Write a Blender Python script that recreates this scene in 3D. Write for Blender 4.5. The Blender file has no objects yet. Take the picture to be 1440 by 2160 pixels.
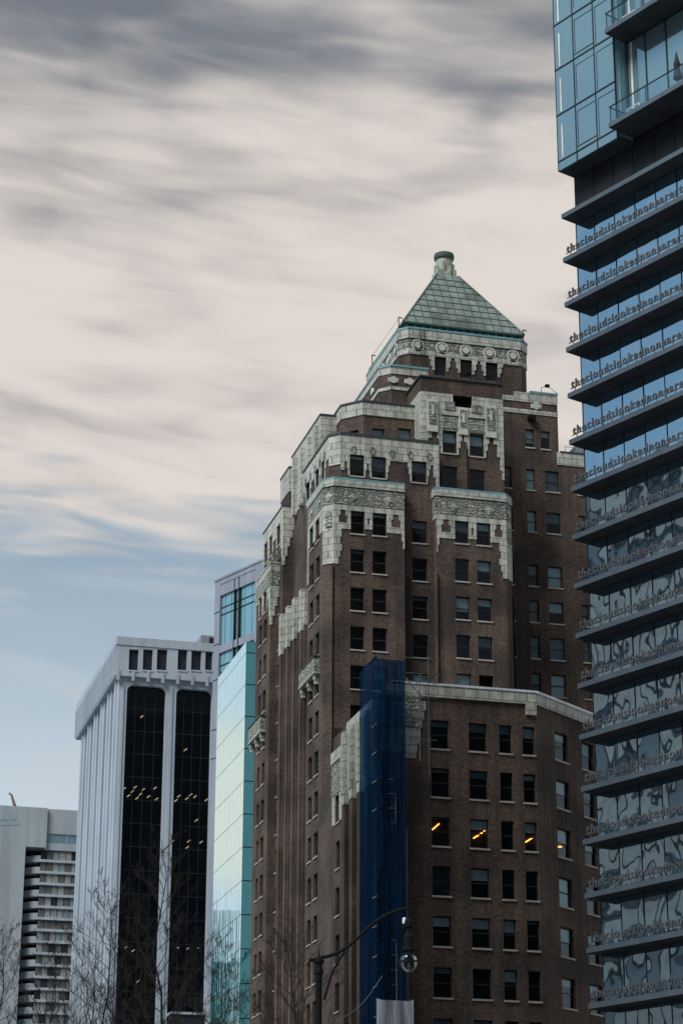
import bpy, math, random
from mathutils import Vector, Matrix
random.seed(11)
S = bpy.context.scene
COL = S.collection

# ------------------------------------------------------------------ camera
F, CX, CY, EYE = 4770.0, 720.0, 1080.0, 1.6       # focal length in photo pixels (1440 wide), eye height in metres
ZEN = Vector((46, 12980, -F)).normalized()
def horizon_dir(x):
    dx = x - CX
    y = (F*ZEN[2] - dx*ZEN[0]) / ZEN[1]
    return Vector((dx, y, -F)).normalized()
YD = horizon_dir(-625)                            # the street grid runs away to the left
XD = YD.cross(ZEN)
CAMM = Matrix((XD, YD, ZEN))                      # camera axes -> world axes
cam = bpy.data.cameras.new('camera'); camo = bpy.data.objects.new('camera', cam); COL.objects.link(camo)
camo.matrix_world = Matrix.Translation((0, 0, EYE)) @ CAMM.to_4x4()
cam.sensor_fit = 'HORIZONTAL'; cam.sensor_width = 36; cam.lens = F/1440*36
cam.clip_start = 0.5; cam.clip_end = 8000
S.camera = camo
EYEV = Vector((0, 0, EYE))
def ray(px, py): return CAMM @ Vector((px-CX, CY-py, -F))
def proj(p):
    c = CAMM.transposed() @ (Vector(p)-EYEV)
    return CX + F*c[0]/-c[2], CY - F*c[1]/-c[2]
def on_y(px, py, Y):
    d = ray(px, py); t = Y/d[1]; return d[0]*t, EYE+d[2]*t
def on_x(px, py, X):
    d = ray(px, py); t = X/d[0]; return d[1]*t, EYE+d[2]*t
def at_dist(px, py, D):                            # point on the ray at horizontal distance D
    d = ray(px, py); h = math.hypot(d[0], d[1]); return EYEV + d*(D/h)

# ------------------------------------------------------------------ world: overcast sky, clearing towards the horizon
def N(nt, t, **kw):
    n = nt.nodes.new(t)
    for k, v in kw.items():
        if k.startswith('i_'): n.inputs[k[2:]].default_value = v
        else: setattr(n, k, v)
    return n
def math_n(nt, op, a, b=None, clamp=False):
    n = nt.nodes.new('ShaderNodeMath'); n.operation = op; n.use_clamp = clamp
    for i, v in enumerate((a, b)):
        if v is None: continue
        if isinstance(v, (int, float)): n.inputs[i].default_value = v
        else: nt.links.new(v, n.inputs[i])
    return n.outputs[0]
def smooth(nt, v, a, b):
    n = nt.nodes.new('ShaderNodeMapRange'); n.interpolation_type = 'SMOOTHSTEP'
    nt.links.new(v, n.inputs[0]); n.inputs[1].default_value = a; n.inputs[2].default_value = b
    n.inputs[3].default_value = 0; n.inputs[4].default_value = 1
    return n.outputs[0]
def mixc(nt, f, a, b, blend='MIX'):
    n = nt.nodes.new('ShaderNodeMix'); n.data_type = 'RGBA'; n.blend_type = blend; n.clamp_factor = True
    for sock, v in ((n.inputs[0], f), (n.inputs[6], a), (n.inputs[7], b)):
        if isinstance(v, (int, float)): sock.default_value = v
        elif isinstance(v, tuple): sock.default_value = (*v, 1) if len(v) == 3 else v
        else: nt.links.new(v, sock)
    return n.outputs[2]
SUN_EL, SUN_AZ = 48.0, -122.0            # azimuth in degrees clockwise from +Y
W = bpy.data.worlds.new('World'); S.world = W; W.use_nodes = True
nt = W.node_tree; nt.nodes.clear()
sky = N(nt, 'ShaderNodeTexSky', sky_type='NISHITA', sun_disc=False)
sky.sun_elevation = math.radians(SUN_EL); sky.sun_rotation = math.radians(SUN_AZ)
sky.air_density = 1.0; sky.dust_density = 2.2; sky.ozone_density = 2.0
tc = N(nt, 'ShaderNodeTexCoord'); sep = N(nt, 'ShaderNodeSeparateXYZ'); nt.links.new(tc.outputs['Generated'], sep.inputs[0])
fw = math.atan2(-CAMM[0][2], -CAMM[1][2])          # camera heading
rx = math_n(nt, 'SUBTRACT', math_n(nt, 'MULTIPLY', sep.outputs[0], math.cos(fw)), math_n(nt, 'MULTIPLY', sep.outputs[1], math.sin(fw)))
ry = math_n(nt, 'ADD', math_n(nt, 'MULTIPLY', sep.outputs[0], math.sin(fw)), math_n(nt, 'MULTIPLY', sep.outputs[1], math.cos(fw)))
az = math_n(nt, 'MULTIPLY', math_n(nt, 'ARCTAN2', rx, ry), 57.2958)   # degrees right of the view
el = math_n(nt, 'MULTIPLY', math_n(nt, 'ARCSINE', sep.outputs[2]), 57.2958)
def cloudnoise(sx, sy, off, detail, rough, dist=0.0, shear=0.0):
    cmb = N(nt, 'ShaderNodeCombineXYZ')
    e2 = math_n(nt, 'ADD', el, math_n(nt, 'MULTIPLY', az, shear)) if shear else el
    nt.links.new(math_n(nt, 'MULTIPLY', az, sx), cmb.inputs[0]); nt.links.new(math_n(nt, 'MULTIPLY', e2, sy), cmb.inputs[1])
    cmb.inputs[2].default_value = off
    n = N(nt, 'ShaderNodeTexNoise', noise_dimensions='3D', normalize=True); n.inputs['Scale'].default_value = 1
    n.inputs['Detail'].default_value = detail; n.inputs['Roughness'].default_value = rough; n.inputs['Distortion'].default_value = dist
    nt.links.new(cmb.outputs[0], n.inputs['Vector']); return n.outputs[0]
n_big = cloudnoise(0.075, 0.30, 3.1, 2, 0.45, 0.25, -0.06)
n_mid = cloudnoise(0.19, 0.66, 8.7, 2.6, 0.44, 0.7, 0.08)
n_fine = cloudnoise(0.3, 1.9, 1.3, 2.5, 0.42, 0.5, 0.10)
# where the cloud sheet ends: about 20 degrees up in front, lower to the left
edge = math_n(nt, 'ADD', el, math_n(nt, 'MULTIPLY', math_n(nt, 'SUBTRACT', n_big, 0.5), 5.0))
edge = math_n(nt, 'ADD', edge, math_n(nt, 'MULTIPLY', math_n(nt, 'SUBTRACT', n_fine, 0.5), 5.0))
edge = math_n(nt, 'ADD', edge, math_n(nt, 'MULTIPLY', smooth(nt, az, 0.0, 14.0), 2.0))
leftcl = math_n(nt, 'MULTIPLY', smooth(nt, math_n(nt, 'MULTIPLY', az, -1), 13, 22), smooth(nt, az, -62, -48))
edge = math_n(nt, 'ADD', edge, math_n(nt, 'MULTIPLY', leftcl, 0.0))
cover = smooth(nt, edge, 18.2, 21.4)
cover = math_n(nt, 'MULTIPLY', cover, math_n(nt, 'SUBTRACT', 1.0, math_n(nt, 'MULTIPLY', smooth(nt, math_n(nt, 'MULTIPLY', az, -1), 50, 62), smooth(nt, math_n(nt, 'MULTIPLY', az, -1), 150, 120))))
lc2 = math_n(nt, 'MULTIPLY', leftcl, math_n(nt, 'MULTIPLY', smooth(nt, math_n(nt, 'ADD', el, math_n(nt, 'MULTIPLY', n_fine, 2.0)), 10.5, 12.6), math_n(nt, 'SUBTRACT', 1.0, smooth(nt, math_n(nt, 'ADD', el, math_n(nt, 'MULTIPLY', n_fine, 2.0)), 14.5, 17.5))))
cover = math_n(nt, 'MAXIMUM', cover, lc2)
tone = math_n(nt, 'ADD', math_n(nt, 'MULTIPLY', n_mid, 0.75), math_n(nt, 'MULTIPLY', n_big, 0.55))
tone = math_n(nt, 'ADD', tone, math_n(nt, 'MULTIPLY', n_fine, 0.30))
tone = math_n(nt, 'SUBTRACT', tone, math_n(nt, 'MULTIPLY', smooth(nt, el, 27.0, 34.5), 0.36))
tone = math_n(nt, 'SUBTRACT', tone, math_n(nt, 'MULTIPLY', math_n(nt, 'MULTIPLY', smooth(nt, math_n(nt, 'MULTIPLY', az, -1), -1, 9), smooth(nt, el, 24, 33)), 0.24))
tone = math_n(nt, 'ADD', tone, math_n(nt, 'MULTIPLY', leftcl, 0.3))
bright = smooth(nt, tone, 0.22, 0.92)
ccol = mixc(nt, bright, (1.75, 1.97, 2.32), (7.4, 6.8, 6.35))
clear = mixc(nt, smooth(nt, el, 9.5, 20.5), (6.8, 7.7, 8.3), (3.1, 4.2, 5.2))
clear = mixc(nt, math_n(nt, 'MULTIPLY', leftcl, 0.75), clear, (8.8, 10.0, 10.6))
bluehole = math_n(nt, 'MULTIPLY', math_n(nt, 'SUBTRACT', 1.0, smooth(nt, az, -64, -50)), smooth(nt, az, -150, -120))
clear = mixc(nt, bluehole, clear, (3.0, 4.9, 6.9))
skyc = mixc(nt, 0.88, sky.outputs[0], clear)
haze = mixc(nt, math_n(nt, 'MULTIPLY', smooth(nt, n_mid, 0.42, 0.75), 0.35), skyc, (5.6, 6.0, 6.3))
ccol = mixc(nt, math_n(nt, 'MULTIPLY', lc2, 0.75), ccol, (9.8, 9.4, 8.0))
fin = mixc(nt, cover, haze, ccol)
back = smooth(nt, math_n(nt, 'ABSOLUTE', az), 95, 135)        # the sky behind the camera is duller than the one in front
fin = mixc(nt, math_n(nt, 'MULTIPLY', back, 0.8), fin, (0.85, 1.0, 1.2))
fin = mixc(nt, smooth(nt, el, 0, -4), fin, (0.6, 0.6, 0.62))
bg = N(nt, 'ShaderNodeBackground'); bg.inputs[1].default_value = 0.1
nt.links.new(fin, bg.inputs[0]); out = N(nt, 'ShaderNodeOutputWorld'); nt.links.new(bg.outputs[0], out.inputs[0])

# ------------------------------------------------------------------ sun behind cloud
sl = bpy.data.lights.new('sun', 'SUN'); sl.energy = 3.3; sl.angle = math.radians(28); sl.color = (1.0, 0.98, 0.95)
so = bpy.data.objects.new('sun', sl); COL.objects.link(so)
sd = Vector((math.sin(math.radians(SUN_AZ))*math.cos(math.radians(SUN_EL)), math.cos(math.radians(SUN_AZ))*math.cos(math.radians(SUN_EL)), math.sin(math.radians(SUN_EL))))
so.rotation_euler = (-sd).to_track_quat('-Z', 'Y').to_euler(); so.location = (0, 0, 300)
S.view_settings.view_transform = 'Standard'; S.view_settings.look = 'None'; S.view_settings.exposure = 0.0; S.view_settings.gamma = 1.0

# ------------------------------------------------------------------ materials
def mat(name):
    m = bpy.data.materials.new(name); m.use_nodes = True; m.node_tree.nodes.clear(); return m, m.node_tree
def wall_uv(t, sx=1.0, sz=1.0):                      # (x+y, z) runs along any wall
    g = N(t, 'ShaderNodeNewGeometry'); s = N(t, 'ShaderNodeSeparateXYZ'); t.links.new(g.outputs['Position'], s.inputs[0])
    c = N(t, 'ShaderNodeCombineXYZ')
    t.links.new(math_n(t, 'MULTIPLY', math_n(t, 'ADD', s.outputs[0], math_n(t, 'MULTIPLY', s.outputs[1], 1.6)), sx), c.inputs[0])
    t.links.new(math_n(t, 'MULTIPLY', s.outputs[2], sz), c.inputs[1]); return c.outputs[0]
def pos(t): return N(t, 'ShaderNodeNewGeometry').outputs['Position']
def noise(t, vec, scale, detail=3, rough=0.55):
    n = N(t, 'ShaderNodeTexNoise'); n.inputs['Scale'].default_value = scale; n.inputs['Detail'].default_value = detail; n.inputs['Roughness'].default_value = rough
    t.links.new(vec, n.inputs['Vector']); return n.outputs[0]
def finish(m, t, color, rough=0.8, bump=None, bstr=0.3, bdist=0.05, spec=0.3, metal=0.0):
    p = N(t, 'ShaderNodeBsdfPrincipled')
    if isinstance(color, tuple): p.inputs['Base Color'].default_value = (*color, 1)
    else: t.links.new(color, p.inputs['Base Color'])
    if isinstance(rough, (int, float)): p.inputs['Roughness'].default_value = rough
    else: t.links.new(rough, p.inputs['Roughness'])
    p.inputs['Specular IOR Level'].default_value = spec; p.inputs['Metallic'].default_value = metal
    if bump is not None:
        b = N(t, 'ShaderNodeBump'); b.inputs['Strength'].default_value = bstr; b.inputs['Distance'].default_value = bdist
        t.links.new(bump, b.inputs['Height']); t.links.new(b.outputs[0], p.inputs['Normal'])
    o = N(t, 'ShaderNodeOutputMaterial'); t.links.new(p.outputs[0], o.inputs[0]); return m
def m_plain(name, col, rough=0.7, spec=0.3, metal=0.0, var=0.15, scale=0.8):
    m, t = mat(name); v = noise(t, pos(t), scale, 4)
    c = mixc(t, smooth(t, v, 0.3, 0.7), tuple(x*(1-var) for x in col), tuple(x*(1+var) for x in col))
    return finish(m, t, c, rough, spec=spec, metal=metal)
def m_brick():
    m, t = mat('brown_brick'); uv = wall_uv(t)
    b = N(t, 'ShaderNodeTexBrick'); t.links.new(uv, b.inputs['Vector']); b.inputs['Scale'].default_value = 1.0
    b.inputs['Brick Width'].default_value = 0.24; b.inputs['Row Height'].default_value = 0.085; b.inputs['Mortar Size'].default_value = 0.008
    b.inputs['Color1'].default_value = (0.050, 0.039, 0.034, 1); b.inputs['Color2'].default_value = (0.112, 0.081, 0.066, 1); b.inputs['Mortar'].default_value = (0.16, 0.14, 0.12, 1); b.inputs['Bias'].default_value = 0.0
    blot = noise(t, pos(t), 0.22, 5); c = mixc(t, smooth(t, blot, 0.36, 0.64), (0.58, 0.58, 0.60), (1.22, 1.16, 1.10))
    fine = noise(t, uv, 4.0, 2); c2 = mixc(t, smooth(t, fine, 0.3, 0.7), (0.78, 0.78, 0.78), (1.2, 1.2, 1.2))
    streak = noise(t, wall_uv(t, 1.6, 0.05), 1.0, 4); c3 = mixc(t, smooth(t, streak, 0.36, 0.6), (0.74, 0.75, 0.77), (1.04, 1.03, 1.02))
    col = mixc(t, 1.0, b.outputs[0], c, 'MULTIPLY'); col = mixc(t, 1.0, col, c2, 'MULTIPLY'); col = mixc(t, 1.0, col, c3, 'MULTIPLY')
    return finish(m, t, col, 0.85, bump=b.outputs[1], bstr=0.2, bdist=-0.01)
def m_terra(name, carved=False, w=0.95, h=0.62):
    m, t = mat(name); uv = wall_uv(t)
    b = N(t, 'ShaderNodeTexBrick'); t.links.new(uv, b.inputs['Vector']); b.inputs['Scale'].default_value = 1.0
    b.inputs['Brick Width'].default_value = w; b.inputs['Row Height'].default_value = h; b.inputs['Mortar Size'].default_value = 0.028; b.inputs['Mortar Smooth'].default_value = 0.2
    b.inputs['Color1'].default_value = (0.48, 0.50, 0.465, 1); b.inputs['Color2'].default_value = (0.58, 0.585, 0.535, 1); b.inputs['Mortar'].default_value = (0.16, 0.165, 0.15, 1)
    st = noise(t, wall_uv(t, 1.4, 0.22), 1.0, 5); c = mixc(t, smooth(t, st, 0.36, 0.62), (0.66, 0.69, 0.67), (1.03, 1.03, 1.02))
    sp = noise(t, pos(t), 3.0, 3); c2 = mixc(t, smooth(t, sp, 0.3, 0.6), (0.84, 0.85, 0.83), (1.06, 1.06, 1.05))
    col = mixc(t, 1.0, b.outputs[0], c, 'MULTIPLY'); col = mixc(t, 1.0, col, c2, 'MULTIPLY')
    hgt = b.outputs[1]
    if carved:                                          # colour darker in the hollows of the carving
        v = N(t, 'ShaderNodeTexVoronoi', feature='DISTANCE_TO_EDGE'); v.inputs['Scale'].default_value = 3.6; v.inputs['Randomness'].default_value = 0.75; t.links.new(uv, v.inputs['Vector'])
        w_ = N(t, 'ShaderNodeTexWave', wave_type='RINGS'); w_.inputs['Scale'].default_value = 1.1; w_.inputs['Distortion'].default_value = 9; w_.inputs['Detail'].default_value = 2; w_.inputs['Detail Scale'].default_value = 1.2; t.links.new(uv, w_.inputs['Vector'])
        k = math_n(t, 'MULTIPLY', smooth(t, v.outputs['Distance'], 0.02, 0.12), smooth(t, w_.outputs['Fac'], 0.12, 0.5))
        col = mixc(t, k, mixc(t, 1.0, col, (0.34, 0.36, 0.34), 'MULTIPLY'), col); hgt = k
        return finish(m, t, col, 0.6, bump=hgt, bstr=0.8, bdist=0.08, spec=0.4)
    return finish(m, t, col, 0.55, bump=hgt, bstr=0.3, bdist=-0.02, spec=0.4)
def m_mirror(name, base, refl, fac, rough=0.02, wav=0.0, wscale=0.35, wdist=0.05, aniso=(1, 1)):
    """coated glass: a dark body under a partly reflecting coating, panes slightly warped"""
    m, t = mat(name)
    d = N(t, 'ShaderNodeBsdfDiffuse'); d.inputs[0].default_value = (*base, 1)
    g = N(t, 'ShaderNodeBsdfGlossy'); g.inputs[0].default_value = (*refl, 1); g.inputs['Roughness'].default_value = rough
    fr = N(t, 'ShaderNodeFresnel'); fr.inputs[0].default_value = 1.5
    f = math_n(t, 'ADD', math_n(t, 'MULTIPLY', fr.outputs[0], 1.0-fac), fac, clamp=True)
    mx = N(t, 'ShaderNodeMixShader'); t.links.new(f, mx.inputs[0]); t.links.new(d.outputs[0], mx.inputs[1]); t.links.new(g.outputs[0], mx.inputs[2])
    if wav:
        b = N(t, 'ShaderNodeBump'); b.inputs['Strength'].default_value = wav; b.inputs['Distance'].default_value = wdist
        t.links.new(noise(t, wall_uv(t, *aniso), wscale, 1.5, 0.4), b.inputs['Height']); t.links.new(b.outputs[0], g.inputs['Normal'])
    o = N(t, 'ShaderNodeOutputMaterial'); t.links.new(mx.outputs[0], o.inputs[0]); return m
def m_pane(name, tint, rmin=0.02, fm=0.75):
    """clear window glass: see through, with the sky mirrored in it"""
    m, t = mat(name)
    tr = N(t, 'ShaderNodeBsdfTransparent'); tr.inputs[0].default_value = (*tint, 1)
    g = N(t, 'ShaderNodeBsdfGlossy'); g.inputs['Roughness'].default_value = 0.03; g.inputs[0].default_value = (0.85, 0.95, 1, 1)
    b = N(t, 'ShaderNodeBump'); b.inputs['Strength'].default_value = 0.15; b.inputs['Distance'].default_value = 0.03
    t.links.new(noise(t, pos(t), 0.9, 1), b.inputs['Height']); t.links.new(b.outputs[0], g.inputs['Normal'])
    fr = N(t, 'ShaderNodeFresnel'); fr.inputs[0].default_value = 1.5
    f = math_n(t, 'ADD', math_n(t, 'MULTIPLY', fr.outputs[0], fm), rmin, clamp=True)
    mx = N(t, 'ShaderNodeMixShader'); t.links.new(f, mx.inputs[0]); t.links.new(tr.outputs[0], mx.inputs[1]); t.links.new(g.outputs[0], mx.inputs[2])
    o = N(t, 'ShaderNodeOutputMaterial'); t.links.new(mx.outputs[0], o.inputs[0]); return m
def m_emit(name, col, s):
    m, t = mat(name); e = N(t, 'ShaderNodeEmission'); e.inputs[0].default_value = (*col, 1); e.inputs[1].default_value = s
    o = N(t, 'ShaderNodeOutputMaterial'); t.links.new(e.outputs[0], o.inputs[0]); return m
def m_net(name, col, hole):
    m, t = mat(name)
    fold_shade = noise(t, wall_uv(t, 2.2, 0.12), 1.0, 3); c = mixc(t, smooth(t, fold_shade, 0.3, 0.7), tuple(x*0.5 for x in col), tuple(x*1.4 for x in col))  # light and shade of the folds put into the colour
    d = N(t, 'ShaderNodeBsdfDiffuse'); t.links.new(c, d.inputs[0]); tl = N(t, 'ShaderNodeBsdfTranslucent'); t.links.new(c, tl.inputs[0])
    a = N(t, 'ShaderNodeMixShader'); a.inputs[0].default_value = 0.3; t.links.new(d.outputs[0], a.inputs[1]); t.links.new(tl.outputs[0], a.inputs[2])
    tr = N(t, 'ShaderNodeBsdfTransparent'); tr.inputs[0].default_value = (0.4, 0.6, 0.85, 1)
    mx = N(t, 'ShaderNodeMixShader'); mx.inputs[0].default_value = hole; t.links.new(a.outputs[0], mx.inputs[1]); t.links.new(tr.outputs[0], mx.inputs[2])
    o = N(t, 'ShaderNodeOutputMaterial'); t.links.new(mx.outputs[0], o.inputs[0]); return m
def m_copper():
    m, t = mat('copper_roof_panels'); v1 = noise(t, pos(t), 0.9, 4); v2 = noise(t, pos(t), 0.25, 2)
    c = mixc(t, smooth(t, v1, 0.3, 0.7), (0.145, 0.185, 0.174), (0.255, 0.31, 0.29)); c = mixc(t, smooth(t, v2, 0.55, 0.72), c, (0.10, 0.13, 0.115))
    return finish(m, t, c, 0.65, spec=0.35)
def m_concrete(name, col, var=0.12):
    m, t = mat(name); v = noise(t, pos(t), 0.12, 5); s = noise(t, wall_uv(t, 0.7, 0.03), 1.0, 4)
    c = mixc(t, smooth(t, v, 0.3, 0.7), tuple(x*(1-var) for x in col), col); c = mixc(t, smooth(t, s, 0.38, 0.6), mixc(t, 1.0, c, (0.84, 0.85, 0.87), 'MULTIPLY'), c)
    return finish(m, t, c, 0.8)
M = dict(
    brick=m_brick(), terra=m_terra('cream_terracotta'), carved=m_terra('carved_terracotta', True), sill=m_plain('pale_sill', (0.42, 0.40, 0.36), 0.8),
    coping=m_plain('blue_green_coping', (0.17, 0.34, 0.38), 0.5), darkcap=m_plain('dark_lead_coping', (0.05, 0.062, 0.066), 0.6), whitecap=m_plain('white_metal_coping', (0.75, 0.82, 0.9), 0.3, 0.6),
    copper=m_copper(), seam=m_plain('copper_seam', (0.07, 0.115, 0.10), 0.6), finial=m_plain('glazed_green_tile', (0.34, 0.40, 0.34), 0.5, var=0.2, scale=2),
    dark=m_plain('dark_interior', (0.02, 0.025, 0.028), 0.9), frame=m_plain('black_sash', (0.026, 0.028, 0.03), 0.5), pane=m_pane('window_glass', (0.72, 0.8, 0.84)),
    blind=m_plain('pale_blind', (0.58, 0.72, 0.75), 0.8, var=0.07), blindd=m_plain('grey_blind', (0.20, 0.26, 0.29), 0.8), tube=m_emit('warm_tube', (1.0, 0.34, 0.06), 4.0),
    spot=m_emit('ceiling_spot', (1.0, 0.8, 0.55), 2.4), roof=m_plain('roof_felt', (0.08, 0.08, 0.085), 0.9), iron=m_plain('black_iron', (0.007, 0.008, 0.009), 0.7, 0.1),
    steel=m_plain('scaffold_steel', (0.16, 0.165, 0.17), 0.45, 0.5, 0.4), plank=m_plain('scaffold_plank', (0.30, 0.27, 0.2), 0.8), net=m_net('blue_scaffold_net', (0.008, 0.040, 0.100), 0.34),
    sheet=m_net('white_sheeting', (0.78, 0.82, 0.92), 0.08), white=m_concrete('white_concrete', (0.47, 0.55, 0.63)), white2=m_concrete('pale_concrete', (0.42, 0.485, 0.54)),
    greyp=m_concrete('grey_panel', (0.30, 0.34, 0.41)), deepteal=m_mirror('deep_teal_glass', (0.02, 0.15, 0.155), (0.5, 0.8, 0.8), 0.02, 0.05), curtainq=m_plain('dim_curtain', (0.035, 0.045, 0.05), 0.9, var=0.4, scale=2), darkwall=m_plain('dark_cladding', (0.02, 0.022, 0.028), 0.7), stripglass=m_mirror('strip_glass', (0.16, 0.27, 0.31), (0.7, 0.85, 0.9), 0.15, 0.05), blackglass=m_mirror('black_glass', (0.010, 0.011, 0.014), (0.75, 0.72, 0.68), 0.012, 0.05, 0.25, 0.25),
    mirror=m_mirror('mirror_glass', (0.04, 0.16, 0.19), (0.78, 0.95, 1.0), 0.8, 0.015, 0.5, 0.5, 0.06, (3.0, 0.12)), tealglass=m_mirror('teal_glass', (0.16, 0.52, 0.60), (0.62, 0.9, 0.97), 0.33, 0.03, 0.1, 0.3),
    greyglass=m_mirror('green_blue_glass', (0.20, 0.39, 0.43), (0.6, 0.85, 0.95), 0.22, 0.03, 0.1, 0.3),
    tower_glass=m_mirror('blue_tower_glass', (0.055, 0.115, 0.165), (0.70, 0.88, 0.98), 0.56, 0.012, 0.55, 0.33, 0.085), box_glass=m_mirror('pale_teal_glass', (0.17, 0.27, 0.29), (0.66, 0.86, 0.92), 0.30, 0.05, 0.1, 0.4),
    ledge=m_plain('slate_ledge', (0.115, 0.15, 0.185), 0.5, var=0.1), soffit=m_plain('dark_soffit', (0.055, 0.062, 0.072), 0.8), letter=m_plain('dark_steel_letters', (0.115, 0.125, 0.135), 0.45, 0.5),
    mull=m_plain('dark_mullion', (0.02, 0.026, 0.034), 0.5), rail=m_pane('clear_rail_glass', (0.80, 0.88, 0.92), 0.05), wpaint=m_plain('white_paint', (0.8, 0.82, 0.82), 0.5), reflectdoor=m_plain('door_reflection', (0.12, 0.34, 0.62), 0.4),
    canvas=m_plain('dark_canvas', (0.03, 0.035, 0.04), 0.8), bark=m_plain('bare_bark', (0.018, 0.0165, 0.0155), 0.9), twig=m_plain('greenish_twig', (0.022, 0.034, 0.026), 0.9),
    curtain=m_plain('curtain', (0.30, 0.31, 0.32), 0.9, var=0.3, scale=3), asphalt=m_plain('asphalt', (0.05, 0.05, 0.052), 0.9), paving=m_plain('paving', (0.24, 0.24, 0.235), 0.85), paint=m_plain('road_paint', (0.7, 0.7, 0.66), 0.7),
    crane=m_plain('crane_paint', (0.20, 0.15, 0.13), 0.6), globe=m_pane('lamp_glass', (0.72, 0.78, 0.80), 0.0, 0.4), sign=m_plain('faded_sign', (0.36, 0.46, 0.52), 0.8),
    cable=m_plain('pale_cable', (0.12, 0.135, 0.15), 0.6), tplain=m_plain('smooth_terracotta', (0.57, 0.60, 0.55), 0.55))

# ------------------------------------------------------------------ mesh helpers
class MB:
    def __init__(s): s.v = []; s.f = []; s.mi = []; s.mats = []
    def m(s, key):
        if key not in s.mats: s.mats.append(key)
        return s.mats.index(key)
    def face(s, pts, key):
        i = len(s.v); s.v += [tuple(p) for p in pts]; s.f.append(tuple(range(i, i+len(pts)))); s.mi.append(s.m(key))
    def hexa(s, p, key):                               # p: 4 bottom corners then 4 top corners
        i = len(s.v); s.v += [tuple(q) for q in p]; k = s.m(key)
        for q in ((0, 3, 2, 1), (4, 5, 6, 7), (0, 1, 5, 4), (1, 2, 6, 5), (2, 3, 7, 6), (3, 0, 4, 7)): s.f.append(tuple(i+a for a in q)); s.mi.append(k)
    def box(s, x0, x1, y0, y1, z0, z1, key): s.hexa([(x0, y0, z0), (x1, y0, z0), (x1, y1, z0), (x0, y1, z0), (x0, y0, z1), (x1, y0, z1), (x1, y1, z1), (x0, y1, z1)], key)
    def fbox(s, fr, u0, u1, d0, d1, z0, z1, key): s.hexa([fr.p(u0, d1, z0), fr.p(u1, d1, z0), fr.p(u1, d0, z0), fr.p(u0, d0, z0), fr.p(u0, d1, z1), fr.p(u1, d1, z1), fr.p(u1, d0, z1), fr.p(u0, d0, z1)], key)
    def quad(s, fr, u0, u1, z0, z1, d, key): s.face([fr.p(u0, d, z0), fr.p(u1, d, z0), fr.p(u1, d, z1), fr.p(u0, d, z1)], key)
    def prism(s, poly, z0, z1, key, top=None, sides=True):
        if sides:
            for i in range(len(poly)):
                a, b = poly[i], poly[(i+1) % len(poly)]; s.face([(*a, z0), (*b, z0), (*b, z1), (*a, z1)], key)
        s.face([(*a, z1) for a in poly], top or key); s.face([(*a, z0) for a in reversed(poly)], key)
    def tube(s, pts, r0, r1=None, key='iron', n=8):
        pts = [Vector(p) for p in pts]; r1 = r0 if r1 is None else r1; k = s.m(key); base = len(s.v); L = len(pts)
        for i, p in enumerate(pts):
            t = (pts[min(i+1, L-1)]-pts[max(i-1, 0)]).normalized(); a = t.orthogonal().normalized(); b = t.cross(a); r = r0+(r1-r0)*i/(L-1)
            for j in range(n):
                q = p + (a*math.cos(j*2*math.pi/n)+b*math.sin(j*2*math.pi/n))*r; s.v.append(tuple(q))
        for i in range(L-1):
            for j in range(n):
                s.f.append((base+i*n+j, base+i*n+(j+1) % n, base+(i+1)*n+(j+1) % n, base+(i+1)*n+j)); s.mi.append(k)
        s.f.append(tuple(base+j for j in reversed(range(n)))); s.f.append(tuple(base+(L-1)*n+j for j in range(n))); s.mi += [k, k]
    def lathe(s, c, prof, key, n=16, rot=0.0):
        k = s.m(key); base = len(s.v)
        for r, z in prof:
            for j in range(n): s.v.append((c[0]+r*math.cos(rot+j*2*math.pi/n), c[1]+r*math.sin(rot+j*2*math.pi/n), c[2]+z))
        for i in range(len(prof)-1):
            for j in range(n): s.f.append((base+i*n+j, base+i*n+(j+1) % n, base+(i+1)*n+(j+1) % n, base+(i+1)*n+j)); s.mi.append(k)
        s.f.append(tuple(base+j for j in reversed(range(n)))); s.f.append(tuple(base+(len(prof)-1)*n+j for j in range(n))); s.mi += [k, k]
    def build(s, name, parent=None, smooth=False):
        if not s.v: return None
        me = bpy.data.meshes.new(name); me.from_pydata(s.v, [], s.f); me.update()
        for k in s.mats: me.materials.append(M[k])
        me.polygons.foreach_set('material_index', s.mi)
        if smooth: me.polygons.foreach_set('use_smooth', [True]*len(s.f))
        o = bpy.data.objects.new(name, me); COL.objects.link(o)
        if parent: o.parent = parent; o.matrix_parent_inverse = Matrix.Identity(4) if parent.parent else Matrix.Translation(-parent.location)
        return o
class Fr:
    """a vertical facade plane: u runs to the right as seen from outside, d outwards, z up"""
    def __init__(s, a, b):
        s.a = Vector((a[0], a[1], 0)); v = Vector((b[0]-a[0], b[1]-a[1], 0)); s.L = v.length; s.U = v/s.L; s.N = Vector((s.U.y, -s.U.x, 0))
    def p(s, u, d, z): q = s.a+s.U*u+s.N*d; return (q.x, q.y, z)
    def px(s, x, y, d=0.0):
        r = ray(x, y); t = (s.a+s.N*d-EYEV).dot(s.N)/r.dot(s.N); q = EYEV+r*t; return (q-s.a).dot(s.U), q.z
    def rect(s, x0, y0, x1, y1, d=0.0):
        ym, xm = (y0+y1)/2, (x0+x1)/2
        return s.px(x0, ym, d)[0], s.px(x1, ym, d)[0], s.px(xm, y1, d)[1], s.px(xm, y0, d)[1]
def thing(name, label, cat, loc=(0, 0, 0), group=None):
    o = bpy.data.objects.new(name, None); COL.objects.link(o); o.location = loc; o['label'] = label; o['category'] = cat
    if group: o['group'] = group
    return o
def tag(o, label, cat, group=None):
    o['label'] = label; o['category'] = cat
    if group: o['group'] = group
    return o
def struct(o): o['kind'] = 'structure'; return o
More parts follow.
